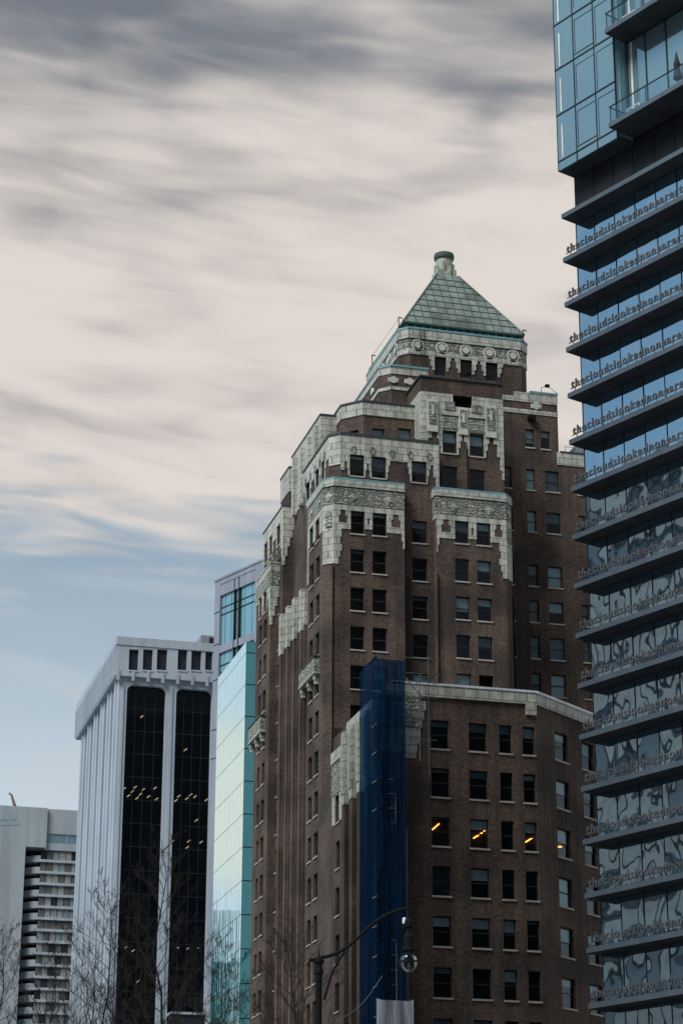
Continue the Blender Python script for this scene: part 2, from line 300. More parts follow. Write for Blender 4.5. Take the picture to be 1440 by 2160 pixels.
def wall(mb, fr, z0, z1, holes, key='brick', depth=0.22, room=1.0, u0=0.0, u1=None):
    """a wall face with real openings, reveals and a dark room behind each opening"""
    u1 = fr.L if u1 is None else u1
    hs = [h for h in holes if h[1] > u0 and h[0] < u1 and h[3] > z0 and h[2] < z1]
    zs = sorted({z0, z1, *[min(max(z, z0), z1) for h in hs for z in h[2:4]]})
    for za, zb in zip(zs, zs[1:]):
        if zb-za < 1e-4: continue
        zm = (za+zb)/2; row = sorted([h for h in hs if h[2] < zm < h[3]]); u = u0
        for h in row:
            if h[0] > u+1e-4: mb.quad(fr, u, h[0], za, zb, 0, key)
            u = max(u, h[1])
        if u < u1-1e-4: mb.quad(fr, u, u1, za, zb, 0, key)
    for h in hs:
        a, b, c, d = h[:4]; p = fr.p
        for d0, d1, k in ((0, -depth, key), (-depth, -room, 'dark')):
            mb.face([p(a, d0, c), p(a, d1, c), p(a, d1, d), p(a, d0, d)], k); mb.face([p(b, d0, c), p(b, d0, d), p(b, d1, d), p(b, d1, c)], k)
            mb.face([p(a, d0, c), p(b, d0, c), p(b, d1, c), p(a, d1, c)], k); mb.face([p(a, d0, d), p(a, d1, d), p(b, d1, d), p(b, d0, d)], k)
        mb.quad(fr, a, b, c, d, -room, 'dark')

# ------------------------------------------------------------------ the brick skyscraper
BT = thing('brick_skyscraper', 'tall stepped brown brick skyscraper with cream terracotta crowns and a green pyramid roof', 'building', (55, 195, 0))
WINS = []                                             # (area in the photo, frame, u0, u1, z0, z1, style)
def win(fr, r, style=None, holes=None):
    holes.append(r); WINS.append((fr, r, style or {}))
def band(mb, fr, u0, u1, za, zb, holes, d=0.06, key='terra', back=-0.0):
    hs = [h for h in holes if h[1] > u0 and h[0] < u1 and h[3] > za and h[2] < zb]
    zs = sorted({za, zb, *[min(max(z, za), zb) for h in hs for z in h[2:4]]})
    for a, b in zip(zs, zs[1:]):
        if b-a < 1e-3: continue
        zm = (a+b)/2; row = sorted([h for h in hs if h[2] < zm < h[3]]); u = u0
        for h in row:
            if h[0] > u+1e-3: mb.fbox(fr, u, h[0], back, d, a, b, key)
            u = max(u, h[1])
        if u < u1-1e-3: mb.fbox(fr, u, u1, back, d, a, b, key)
def jambs(mb, fr, h, ztop, steps, sides='lr', d=0.06):
    """stepped terracotta drops beside a window: steps = [(width, drop below ztop)...], outer steps shorter"""
    z = ztop; 
    for w, drop in steps:
        zb = ztop-drop
        if 'l' in sides: mb.fbox(fr, h[0]-w, h[0], 0, d, zb, z, 'terra')
        if 'r' in sides: mb.fbox(fr, h[1], h[1]+w, 0, d+0.004, zb, z, 'terra')
        z = zb
def coping(mb, frs, z, key='coping', h=0.2, out=0.14, back=0.35):
    for i, fr in enumerate(frs): mb.fbox(fr, -0.05, fr.L+0.05, -back, out, z-0.02+i*0.004, z+h+i*0.004, key)
def frames(poly, n): return [Fr(poly[i], poly[i+1]) for i in range(n)]
rnd = random.Random(4)
def blind_style(p=0.45):
    s = {}
    if rnd.random() < p+0.2: s['blind'] = rnd.choice([0.15, 0.3, 0.42, 0.5, 0.62]); s['bk'] = 'blind' if rnd.random() < 0.55 else 'blindd'
    return s
# ---- plan lines
Y2, Y3, Y5, YW, Y7 = 178.2, 179.1, 181.0, 188.0, 189.6
X2 = on_y(682, 1250, Y2+0.75)[0]
z2 = on_y(770, 1017, Y2)[1]; z3 = on_y(800, 924, Y3)[1]
x3 = on_y(694, 960, Y3+0.85)[0]
x853 = on_y(853, 1200, Y2)[0]; x920 = on_y(921, 1200, Y2)[0]; x1066 = on_y(1066, 1100, Y2)[0]
x5l = on_y(887, 850, Y5)[0]; x5r = on_y(1061, 920, Y5)[0]
P3 = [(x3, 189.3), (x3, Y3+0.85), (x3+0.85, Y3), (on_y(925, 960, Y3)[0], Y3), (on_y(925, 960, Y3)[0], 189.3)]
PL = [(X2, 184.6), (X2, Y2+0.75), (X2+0.75, Y2), (x853, Y2), (x853, 184.6)]
PR = [(x920, 184), (x920, Y2), (x1066, Y2), (x1066+0.8, Y2+0.95), (x1066+0.8, 187)]
ROWS = [on_y(753, 1078.5, Y2)[1]]; 
ZR = on_y(753, 1158.8, Y2)[1]; DZ = (on_y(753, 1158.8, Y2)[1]-on_y(753, 1404, Y2)[1])/3; WH = 2.08
def rows(n0, n1): return [ROWS[0] if k == 0 else ZR-(k-1)*DZ for k in range(n0, n1)]
# ---- left and right pavilions (13th to 17th floor fronts)
fL = frames(PL, 3); fR = frames(PR, 3); f3 = frames(P3, 3)
hL = [[], [], []]; hR = [[], [], []]; h3 = [[], [], []]
for k, zt in enumerate(rows(0, 15)):
    for a, b in ((739, 768.5), (785.5, 815.5)):
        u0, u1 = fL[1+1].px(a, 1240)[0], fL[2].px(b, 1240)[0]; win(fL[2], (u0, u1, zt-WH, zt), blind_style(0.5), hL[2])
    for a, b in ((960.5, 990), (1006.5, 1036.5)):
        u0, u1 = fR[1].px(a, 1240)[0], fR[1].px(b, 1240)[0]; win(fR[1], (u0, u1, zt-WH, zt), blind_style(0.6), hR[1])
    u0, u1 = f3[2].px(869.5, 1240)[0], f3[2].px(902, 1240)[0]; win(f3[2], (u0, u1, zt-WH, zt), blind_style(0.6), h3[2])
    for a, b in ((653, 660.5), (665.5, 673.5)):
        u0, u1 = fL[0].px(a, 1240)[0], fL[0].px(b, 1240)[0]; win(fL[0], (u0, u1, zt-WH, zt), {}, hL[0])
# upper tier windows (third tier)
for a, b, y in ((737, 767.5, 959.5), (783, 813.5, 964), (867.5, 899, 973.5)):
    u0, u1 = f3[2].px(a, 980)[0], f3[2].px(b, 980)[0]; zt = f3[2].px((a+b)/2, y)[1]; win(f3[2], (u0, u1, zt-2.0, zt), blind_style(0.3), h3[2])
for a, b, y in ((646.5, 654, 1017), (667, 673.5, 989), (679, 685, 972)):
    u0, u1 = f3[0].px(a, y+20)[0], f3[0].px(b, y+20)[0]; zt = f3[0].px((a+b)/2, y)[1]; win(f3[0], (u0, u1, zt-2.0, zt), {}, h3[0])
wb = MB(); tb = MB(); cb = MB()
for fr, hs in zip(fL, hL): wall(wb, fr, 0, z2, hs)
wb.prism(PL, 0, z2-0.01, 'brick', 'roof', sides=False); wb.build('wall', BT)
wb = MB()
for fr, hs in zip(fR, hR): wall(wb, fr, 0, z2, hs)
wb.prism(PR, 0, z2-0.01, 'brick', 'roof', sides=False); wb.build('wall', BT)
wb = MB()
for fr, hs in zip(f3, h3): wall(wb, fr, 0, z3, hs)
wb.prism(P3, 0, z3-0.01, 'brick', 'roof', sides=False); wb.build('wall', BT)
# terracotta crowns of the two pavilions
def crown(frs, hss, flat, corner, name='terracotta_crown'):
    tb = MB()
    for i, (fr, hs) in enumerate(zip(frs, hss)):
        z = z2
        tb.fbox(fr, -0.03, fr.L+0.03, -0.02, 0.16, z-0.62, z-0.02-i*0.003, 'terra')                # parapet course
        tb.fbox(fr, 0, fr.L, 0, 0.05, z-0.74, z-0.62, 'darkcap')
        tb.fbox(fr, 0, fr.L, 0, 0.08, z-2.3, z-0.74, 'carved')
        n = max(1, int(fr.L/2.2))
        for k in range(n):                                       # raised lozenges and bosses in the frieze
            u = (k+0.5)*fr.L/n; zc = z-1.6; p = fr.p
            for w, d in ((0.42, 0.14), (0.24, 0.19)):
                tb.face([p(u-w, d, zc), p(u, d, zc-w), p(u+w, d, zc), p(u, d, zc+w)], 'terra')
                for (ua, za), (ub, zb_) in (((-w, 0), (0, -w)), ((0, -w), (w, 0)), ((w, 0), (0, w)), ((0, w), (-w, 0))):
                    tb.face([p(u+ua, 0.08, zc+za), p(u+ub, 0.08, zc+zb_), p(u+ub, d, zc+zb_), p(u+ua, d, zc+za)], 'terra')
        band(tb, fr, 0, fr.L, z-2.72, z-2.3, hs)
        if i == flat:
            zt = ROWS[0]; zb = zt-1.6
            hh = sorted([h for h in hs if abs(h[3]-zt) < 0.01])
            band(tb, fr, 0, fr.L, zt-0.0, z-2.72, hs)
            if hh:
                a, b = hh; g = (b[0]-a[1])
                tb.fbox(fr, a[1], a[1]+g*0.36, 0, 0.06, zb+0.4, zt, 'terra'); tb.fbox(fr, b[0]-g*0.36, b[0], 0, 0.06, zb+0.4, zt, 'terra')
                tb.fbox(fr, a[1], b[0], 0, 0.06, zb, zb+0.4, 'terra'); tb.fbox(fr, a[1]+g*0.36, b[0]-g*0.36, 0, 0.06, zt-0.55, zt, 'terra')
                for x0, x1, s in ((0, a[0], 1), (b[1], fr.L, -1)):
                    tb.fbox(fr, x0, x1, 0, 0.06, zb-0.14, zb+0.42, 'terra')
                    tb.fbox(fr, x0, x0+(x1-x0)*0.26, 0, 0.06, zb+0.42, zt, 'terra'); tb.fbox(fr, x1-(x1-x0)*0.22, x1, 0, 0.06, zb+0.42, zt, 'terra')
                    tb.fbox(fr, x1-(x1-x0)*0.32, x1-(x1-x0)*0.22, 0, 0.06, zb+1.1, zt, 'terra'); tb.fbox(fr, x0+(x1-x0)*0.26, x0+(x1-x0)*0.36, 0, 0.06, zb+1.1, zt, 'terra')
                c0, c1, s = (0, 0.55, 1) if corner == 'l' else (fr.L, fr.L-0.55, -1)
                o0, s2 = (fr.L, -1) if corner == 'l' else (0, 1)
                for w, a_, b_ in ((0.62, 0.14, 0.9), (0.5, 0.9, 1.6), (0.66, 1.6, 2.2), (0.5, 2.2, 2.75), (0.36, 2.75, 3.4)):
                    tb.fbox(fr, min(c0, c0+s*w), max(c0, c0+s*w), 0, 0.06, zb-b_, zb-a_, 'terra')
                for w, a_, b_ in ((0.24, 0.14, 0.8), (0.12, 0.8, 1.5)):
                    tb.fbox(fr, min(o0, o0+s2*w), max(o0, o0+s2*w), 0, 0.06, zb-b_, zb-a_, 'terra')
        elif fr.L < 2:                                            # the canted corner
            tb.fbox(fr, 0, fr.L, 0, 0.07, ROWS[0]-4.95, z-2.72, 'terra')
            tb.fbox(fr, fr.L*0.2, fr.L*0.8, 0, 0.16, ROWS[0]-1.6, z-3.0, 'carved')
        elif hs:
            zt = ROWS[0]; hh = sorted([h for h in hs if abs(h[3]-zt) < 0.01])
            band(tb, fr, 0, fr.L, zt-1.75, z-2.72, hs)
            tb.fbox(fr, 0, 0.3, 0, 0.06, zt-5, zt-1.75, 'terra'); tb.fbox(fr, fr.L-0.25, fr.L, 0, 0.06, zt-4.95, zt-1.75, 'terra')
    return tb.build(name, BT)
crown(fL, hL, 2, 'l'); crown(fR, hR, 1, 'r')
for frs in (fL, fR):
    c = MB(); coping(c, frs, z2); c.build('coping', BT)
# crown of the third tier
tb = MB(); zb3 = f3[2].px(800, 970)[1]
for i, (fr, hs) in enumerate(zip(f3, h3)):
    band(tb, fr, -0.02 if i else 0, fr.L, zb3, z3-0.02, hs, 0.07+i*0.003)
    for h in hs:
        if h[3] > z2: jambs(tb, fr, h, zb3, [(0.36, 0.5), (0.24, 1.15), (0.14, 1.75)] if i == 2 else [(0.5, 0.5), (0.22, 1.4)])
    for k in range(int(fr.L/1.75)):                               # carved seahorse-like bosses
        u = (k+0.65)*1.75; 
        if u < fr.L-0.4:
            for q in range(8):
                a = q/8*2*math.pi; tb.fbox(fr, u+0.2*math.cos(a)-0.07, u+0.2*math.cos(a)+0.07, 0.06, 0.14, z3-1.35+0.34*math.sin(a)-0.07, z3-1.35+0.34*math.sin(a)+0.07, 'carved')
tb.fbox(f3[1], 0, f3[1].L, 0, 0.066, zb3-0.75, zb3, 'terra'); tb.fbox(f3[2], 0, 0.32, 0, 0.069, zb3-1.3, zb3, 'terra'); tb.fbox(f3[2], 0.32, 0.6, 0, 0.069, zb3-0.5, zb3, 'terra')
L3 = f3[2].L
tb.fbox(f3[2], L3-0.5, L3, 0, 0.07, zb3-1.2, zb3, 'terra'); tb.fbox(f3[2], L3-0.3, L3, 0, 0.068, zb3-2.4, zb3-1.2, 'terra')
tb.build('terracotta_crown', BT); c = MB(); coping(c, f3, z3, 'darkcap'); c.build('coping', BT)
# ---- fourth tier with the canted corner
Y4 = on_x(876, 857, x5l)[0]; z4 = on_y(820, 853, Y4)[1]; x4 = on_y(720, 856, Y4+1.6)[0]
P4 = [(x4, Y4+6), (x4, Y4+1.6), (x4+1.6, Y4), (x5l+0.1, Y4)]; f4 = frames(P4, 3); h4 = [[], [], []]
for a, b in ((784, 810.5), (839.5, 866.5)):
    r = f4[2].rect(a, 904, b, 960); win(f4[2], r, dict(blind=0.8, bk='blind'), h4[2])
r = f4[1].rect(736.5, 908, 755.5, 960); win(f4[1], r, {}, h4[1])
wb = MB(); tb = MB(); c = MB(); zb4 = on_y(820, 881, Y4)[1]
for i, (fr, hs) in enumerate(zip(f4, h4)):
    wall(wb, fr, z3-1, z4, hs); tb.fbox(fr, 0, fr.L, 0, 0.07, zb4, z4-0.02, 'terra')
wb.face([(*p, z4-0.01) for p in P4+[(x5l, Y4+6)]], 'roof'); wb.build('wall', BT); tb.build('terracotta_band', BT); coping(c, f4, z4, 'darkcap', 0.16); c.build('coping', BT)
# ---- fifth tier: terracotta frontispiece under a brick box
z5 = on_y(965, 802, Y5)[1]; zt5 = on_y(965, 834, Y5)[1]; Y6 = on_x(858, 842, x5l)[0]
f5 = [Fr((x5l, Y6+2), (x5l, Y5)), Fr((x5l, Y5), (x5r, Y5))]; h5 = [[], []]; g = f5[1]
for a, b, y in ((932.5, 962.5, 911), (989.5, 1020, 918)):
    zt = g.px((a+b)/2, y)[1]; win(g, (g.px(a, 935)[0], g.px(b, 935)[0], zt-2.08, zt), dict(blind=0.45, bk='blind'), h5[1])
    win(g, (g.px(a, 935)[0]-0.05, g.px(b, 935)[0]+0.05, zt-5.6, zt-3.35), {}, h5[1])
na, nb = g.px(954, 846)[0], g.px(995, 846)[0]; zn = g.px(975, 860)[1]; h5[1].append((na, nb, zn, zt5))
wb = MB()
wall(wb, f5[0], z3-2, z5, []); wall(wb, g, z2-4, z5, h5[1], room=1.2)
wb.face([(x5l, Y5, z5-.01), (x5r, Y5, z5-.01), (x5r, Y5+8, z5-.01), (x5l, Y5+8, z5-.01)], 'roof'); wb.face([(x5r, Y5, z2-4), (x5r, Y5+8, z2-4), (x5r, Y5+8, z5), (x5r, Y5, z5)], 'brick'); wb.build('wall', BT)
tb = MB(); zb5 = g.px(950, 905)[1]; ws = sorted([h for h in h5[1] if h[3] > zb5-1.5 and h[2] < zb5 and h[2] > zb5-3]); hn = h5[1]
band(tb, g, 0, g.L, ws[0][3]+0.1, zt5, hn, 0.12); tb.fbox(f5[0], 0, f5[0].L, 0, 0.1, f5[0].px(880, 950)[1], zt5-0.02, 'terra')
w0, w1 = ws
for u0, u1, d in ((0.55, 1.55, 0.34), (w0[1]+0.18, w1[0]-0.18, 0.34), (g.L-1.75, g.L-0.7, 0.34)):       # pilasters with carved panels
    ztp_ = zn-0.08 if u0 > 2 and u1 < g.L-2 else zt5-0.75
    tb.fbox(g, u0, u1, 0.12, d-0.1, ws[0][3]-0.2, ztp_, 'tplain'); tb.fbox(g, u0+0.14, u1-0.14, d-0.1, d-0.04, ws[0][3]+0.5, ztp_-0.25, 'carved')
    tb.fbox(g, (u0+u1)/2-0.12, (u0+u1)/2+0.12, d-0.04, d, ztp_-1.5, ztp_-0.6, 'tplain')
for h in ws:                                                                      # carved spandrels above the windows, scrolls above them
    tb.fbox(g, h[0], h[1], 0.12, 0.18, h[3]+0.25, h[3]+1.55, 'carved'); tb.fbox(g, h[0]-0.15, h[1]+0.15, 0.12, 0.26, h[3]+1.55, h[3]+1.8, 'terra')
    tb.fbox(g, h[0]+0.2, h[1]-0.2, 0.12, 0.2, h[3]+2.1, h[3]+2.9, 'carved')
zj = ws[0][3]+0.1
for h in ws: jambs(tb, g, h, zj, [(0.5, 0.9), (0.34, 1.6), (0.18, 2.3)], d=0.1)
for u0, s in ((0, 1), (g.L, -1)):
    for w, a, b in ((0.95, 0, 0.9), (0.62, 0.9, 2.1), (0.36, 2.1, 3.4), (0.18, 3.4, 4.3)): tb.fbox(g, min(u0, u0+s*w), max(u0, u0+s*w), 0, 0.1, zj-b, zj-a, 'terra')
tb.build('terracotta_frontispiece', BT)
c = MB(); coping(c, f5, z5, 'darkcap', 0.12); c.build('coping', BT)
pb = MB()
for u0, u1 in ((w0[1]+0.35, w1[0]-0.35),): pb.fbox(g, u0, u1, 0, 0.25, z2-4, zj-1.0, 'brick')
pb.build('pier', BT)
# ---- sixth tier, left and right of the box
def medallion(mb, fr, u, z, r=0.34):
    pts = [(u+r*math.cos(a), z+r*math.sin(a)) for a in [q*math.pi/8 for q in range(16)]]
    mb.fbox(fr, u-r*1.5, u+r*1.5, 0, 0.05, z-r*0.62, z+r*0.62, 'tplain')
    mb.face([fr.p(a, 0.12, b) for a, b in pts], 'tplain')
    for i in range(16):
        a, b = pts[i], pts[(i+1) % 16]; mb.face([fr.p(a[0], 0.05, a[1]), fr.p(b[0], 0.05, b[1]), fr.p(b[0], 0.12, b[1]), fr.p(a[0], 0.12, a[1])], 'tplain')
z6 = on_y(860, 776, Y6)[1]; x6 = on_y(799, 782, Y6+0.95)[0]
P6 = [(x6, Y6+16), (x6, Y6+0.95), (x6+0.95, Y6), (on_y(902, 781, Y6)[0], Y6)]; f6 = frames(P6, 3)
wb = MB(); tb = MB(); c = MB()
for i, fr in enumerate(f6):
    wall(wb, fr, z4-2, z6, []); tb.fbox(fr, 0, fr.L, 0, 0.07, z6-0.75, z6-0.02, 'terra'); tb.fbox(fr, 0, fr.L, 0, 0.07, z6-2.35, z6-2.0, 'terra')
for fr, us in ((f6[0], (f6[0].L-2.2, f6[0].L-6)), (f6[2], (0.15, f6[2].px(863, 805)[0]))):
    for u in us: medallion(tb, fr, u, z6-1.38)
wb.face([(*p, z6-.01) for p in P6+[(P6[3][0], Y6+16)]], 'roof'); wb.face([(P6[3][0], Y6, z4), (P6[3][0], Y6+16, z4), (P6[3][0], Y6+16, z6), (P6[3][0], Y6, z6)], 'brick'); wb.build('wall', BT); tb.build('terracotta_band', BT); coping(c, f6, z6, 'coping', 0.18); c.build('coping', BT)
xr0, xr1 = on_y(1050, 860, YW)[0], on_y(1176, 890, YW)[0]; z6r = on_y(1140, 831, YW)[1]; zw = on_y(1200, 958, YW)[1]
fr6 = Fr((xr0, YW), (xr1, YW)); h6 = []
for a, b, y in ((1108, 1126.5, 905.5), (1140.5, 1159.5, 909.5)):
    zt = fr6.px((a+b)/2, y)[1]; win(fr6, (fr6.px(a, 930)[0], fr6.px(b, 930)[0], zt-1.85, zt), dict(blind=0.7 if a < 1120 else 0.3, bk='blind'), h6)
wb = MB(); wall(wb, fr6, zw, z6r, h6); wb.face([(xr0, YW, z6r-.01), (xr1, YW, z6r-.01), (xr1, YW+12, z6r-.01), (xr0, YW+12, z6r-.01)], 'roof'); wb.face([(xr1, YW, zw), (xr1, YW+12, zw), (xr1, YW+12, z6r), (xr1, YW, z6r)], 'brick'); wb.build('wall', BT)
tb = MB(); um = fr6.px(1083, 835)[0]
tb.fbox(fr6, um, fr6.L, 0, 0.07, z6r-1.0, z6r-0.02, 'terra'); tb.fbox(fr6, 0, um, 0, 0.07, z6r-1.0, z6r-0.5, 'terra'); tb.fbox(fr6, 0, fr6.L, 0, 0.07, fr6.px(1130, 875)[1], fr6.px(1130, 866)[1], 'terra')
medallion(tb, fr6, fr6.px(1130, 857)[0], fr6.px(1130, 857)[1], 0.36); tb.build('terracotta_band', BT)
c = MB(); c.fbox(fr6, um+1.6, fr6.L+0.05, -0.4, 0.13, z6r-0.02, z6r+0.18, 'coping'); c.build('coping', BT)
v = MB(); u, z = fr6.px(1119, 884); v.fbox(fr6, u-0.35, u+0.35, 0, 0.5, z-0.2, z+0.2, 'iron'); v.fbox(fr6, u-0.25, u+0.25, 0.5, 0.6, z-0.28, z+0.1, 'iron'); v.build('wall_vent', BT)
# ---- top tower
z7 = on_y(980, 707, Y7)[1]; xa, xb = on_y(863, 740, Y7)[0], on_y(1098, 740, Y7)[0]; cch = 0.78
wT = xb-xa; P7 = [(xa-cch, Y7+cch+wT), (xa-cch, Y7+cch), (xa, Y7), (xb, Y7), (xb+cch, Y7+cch), (xb+cch, Y7+cch+wT), (xb, Y7+2*cch+wT), (xa, Y7+2*cch+wT)]
f7 = [Fr(P7[i], P7[(i+1) % 8]) for i in range(8)]; h7 = [[] for _ in f7]
for a, b, y in ((916, 940.5, 753), (970, 995, 758.5), (1023.5, 1049, 764.5)):
    zt = f7[2].px((a+b)/2, y)[1]; win(f7[2], (f7[2].px(a, 775)[0], f7[2].px(b, 775)[0], zt-2.2, zt), dict(grid=True), h7[2])
wb = MB(); tb = MB(); c = MB(); zb7 = f7[2].px(980, 759)[1]
for i, (fr, hs) in enumerate(zip(f7, h7)):
    wall(wb, fr, z4, z7, hs)
    tb.fbox(fr, 0, fr.L, 0, 0.16, z7-0.95, z7-0.02, 'terra'); tb.fbox(fr, 0, fr.L, 0, 0.05, z7-1.08, z7-0.95, 'darkcap'); tb.fbox(fr, 0, fr.L, 0, 0.07, z7-2.15, z7-1.08, 'carved'); tb.fbox(fr, 0, fr.L, 0, 0.1, zb7, z7-2.15, 'terra')
    if fr.L > 3:
        for k in range(5):
            u = fr.L*(0.075+0.2125*k); z = z7-1.65
            for r, d, key in ((0.66, 0.1, 'tplain'), (0.5, 0.13, 'carved'), (0.34, 0.2, 'tplain')):
                pts = [(u+r*math.cos(q*math.pi/9), z+r*math.sin(q*math.pi/9)) for q in range(18)]
                tb.face([fr.p(a, d, b) for a, b in pts], key)
                for q in range(18):
                    a, b = pts[q], pts[(q+1) % 18]; tb.face([fr.p(a[0], 0.05, a[1]), fr.p(b[0], 0.05, b[1]), fr.p(b[0], d, b[1]), fr.p(a[0], d, a[1])], 'terra')
for h in h7[2]: jambs(tb, f7[2], h, zb7, [(0.52, 0.35), (0.38, 1.0), (0.22, 1.45)], d=0.09)
wb.face([(*p, z7-.01) for p in P7], 'roof'); wb.build('wall', BT); tb.build('terracotta_crown', BT); coping(c, f7, z7, 'coping', 0.2, 0.2, 0.6); c.build('coping', BT)
# pyramid roof
cx, cy = (xa+xb)/2, Y7+cch+wT/2; hw = wT/2+cch; ze = z7+0.95; hp = hw-0.28
zp = on_y(945, 580, cy-1.1)[1]; tw = 1.12
rb = MB(); e = [(cx-hp, cy-hp), (cx+hp, cy-hp), (cx+hp, cy+hp), (cx-hp, cy+hp)]; tq = [(cx-tw, cy-tw), (cx+tw, cy-tw), (cx+tw, cy+tw), (cx-tw, cy+tw)]
for i in range(4):
    a, b, cc, d = e[i], e[(i+1) % 4], tq[(i+1) % 4], tq[i]
    rb.face([(*a, ze), (*b, ze), (*cc, zp), (*d, zp)], 'copper')
    A, B, C_, D_ = Vector((*a, ze)), Vector((*b, ze)), Vector((*cc, zp)), Vector((*d, zp)); nn = (B-A).cross(D_-A).normalized()*0.03
    for k in range(1, 9): p, q = A.lerp(D_, k/9)+nn, B.lerp(C_, k/9)+nn; rb.tube([p, q], 0.042, key='seam', n=4)
    for k in range(0, 14):
        t = (k+0.5)/14; p = A.lerp(B, t)+nn; dirv = ((D_+C_)/2-(A+B)/2); off = abs(t-0.5)*2; lim = 1.0 if off*hp < tw else (hp-off*hp)/(hp-tw); rb.tube([p, p+dirv*min(1, lim)], 0.034, key='seam', n=4)
    rb.tube([A+nn, D_+nn], 0.09, key='copper', n=6)
rb.face([(*p, zp) for p in tq], 'copper'); roof = rb.build('roof', BT)
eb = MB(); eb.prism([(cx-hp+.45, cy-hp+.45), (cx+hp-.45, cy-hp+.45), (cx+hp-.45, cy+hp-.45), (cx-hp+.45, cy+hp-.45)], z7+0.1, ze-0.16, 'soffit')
eb.prism([(cx-hp-.04, cy-hp-.04), (cx+hp+.04, cy-hp-.04), (cx+hp+.04, cy+hp+.04), (cx-hp-.04, cy+hp+.04)], ze-0.16, ze-0.004, 'seam')
for s in range(15): eb.box(cx-hp+0.4+s*(2*hp-0.8)/14-0.1, cx-hp+0.4+s*(2*hp-0.8)/14+0.1, cy-hp+0.1, cy-hp+0.5, ze-0.45, ze-0.17, 'seam')
eb.build('eave', roof)
fb = MB(); zf = on_y(945, 534, cy-1.0)[1]; rr = 0.86
fb.lathe((cx, cy, 0), [(rr*1.12, zp-2.2), (rr*1.1, zp+0.35), (rr, zp+0.6), (rr, zf-0.65), (rr*0.97, zf-0.35)], 'finial', 20)
for k in range(8):
    a = k*math.pi/4+math.pi/8; q = (cx+rr*1.02*math.cos(a), cy+rr*1.02*math.sin(a)); fb.tube([(q[0], q[1], zp-1.6), (q[0], q[1], zf-(0.9 if k % 2 else 1.3))], 0.17, key='finial', n=6)
for sx, sy in ((-1, -1), (1, -1), (1, 1), (-1, 1)): fb.box(cx+sx*0.78-0.2, cx+sx*0.78+0.2, cy+sy*0.78-0.2, cy+sy*0.78+0.2, zp-1.2, zp+0.75, 'finial')
fb.lathe((cx, cy, zf), [(rr*0.98, -0.36), (rr*1.14, -0.3), (rr*1.2, -0.12), (rr*1.2, 0.12), (rr*1.1, 0.2), (rr*0.9, 0.21)], 'seam', 24); fb.lathe((cx, cy, zf), [(rr*1.17, 0.2), (rr*1.17, 0.24)], 'plank', 24)
fb.build('finial', BT)
ab = MB()
for q, h in (((xa-cch, Y7+cch, z7), 1.5), ((xa-cch-0.15, Y7+cch+9, z7), 1.4), ((xb+0.3, Y7, z7), 1.3)):
    ab.tube([q, (q[0]-0.05, q[1], q[2]+h)], 0.05, key='iron', n=5); ab.tube([(q[0], q[1], q[2]+h), (q[0]+0.35, q[1], q[2]+h-0.1)], 0.06, key='iron', n=5)
ab.tube([(xa-cch, Y7+cch, z7+1.4), (xa-cch-0.15, Y7+cch+9, z7+1.3)], 0.015, key='iron', n=4)
for q in (885, 893): u, z = f7[2].px(q, 720); ab.tube([f7[2].p(u, 0.25, z+1.2), f7[2].p(u, 0.25, z-2.4)], 0.035, key='iron', n=5)
ab.build('mast', BT)
for (q, fl) in (((*fr6.p(fr6.px(1143, 831)[0], -0.2, 0)[:2], z6r+0.2), 1), ((*g.p(g.px(975, 800)[0], -0.2, 0)[:2], z5+0.1), 1)):
    b = MB(); b.tube([q, (q[0], q[1], q[2]+0.55), (q[0]+0.5, q[1]-0.1, q[2]+0.75)], 0.035, key='iron', n=5); b.box(q[0]+0.35, q[0]+0.75, q[1]-0.35, q[1]-0.02, q[2]+0.62, q[2]+0.85, 'iron')
    b.tube([(q[0]+0.7, q[1]-0.1, q[2]+0.7), (q[0]+1.6, q[1]-0.05, q[2]+0.1)], 0.03, key='iron', n=5); b.build('floodlight', BT)
# ---- right wing
fw_ = Fr((x5r-0.8, YW), (88, YW)); hw_ = []
cols = ((1061.5, 1078.5, 989), (1109.5, 1128.5, 991), (1149.5, 1179, 995), (1217, 1231, 1000))
rzs = [989.5, 1077, 1190.5, 1266, 1342, 1419]; zr = [fw_.px(1119, y)[1] for y in rzs]; dzr = zr[4]-zr[5]
zr += [zr[5]-k*dzr for k in range(1, 13)]
for ci, (a, b, y) in enumerate(cols):
    for k, zt in enumerate(zr): 
        if ci == 0 and k == 1: pass
        st = dict(blind=0.95 if k == 0 else rnd.choice([0.5, 0.95, 0.45, 0.95]), bk='blind' if (k < 2 or ci == 2) and rnd.random() < 0.75 else 'blindd') if ci else dict(blind=0.6, bk='blindd')
        win(fw_, (fw_.px(a, 1010)[0], fw_.px(b, 1010)[0], zt-2.1, zt), st, hw_)
for k in range(1, 5):                                             # further columns hidden behind the glass tower
    for zt in zr[:12]: win(fw_, (fw_.px(1217, 1010)[0]+k*3.2, fw_.px(1231, 1010)[0]+k*3.2+0.6, zt-2.1, zt), {'skip': True}, hw_)
hw2 = [h for h in hw_]
wb = MB(); wall(wb, fw_, 0, zw, hw_); wb.face([(88, YW, 0), (88, YW+25, 0), (88, YW+25, zw), (88, YW, zw)], 'brick')
wb.face([(50, YW+.1, zw-.02), (88, YW+.1, zw-.02), (88, YW+25, zw-.02), (50, YW+25, zw-.02)], 'roof'); wb.build('wall', BT)
tb = MB(); ua = fw_.px(1174, 970)[0]; zq = fw_.px(1200, 983)[1]; tb.fbox(fw_, ua, fw_.L, 0, 0.08, zq, zw+0.06, 'terra'); tb.fbox(fw_, ua-0.0, ua+0.35, 0.08, 0.12, zq, zw-0.35, 'terra'); tb.build('terracotta_band', BT)
c = MB(); c.fbox(fw_, ua+0.35, fw_.L, -0.4, 0.14, zw+0.06, zw+0.2, 'darkcap'); c.build('coping', BT)
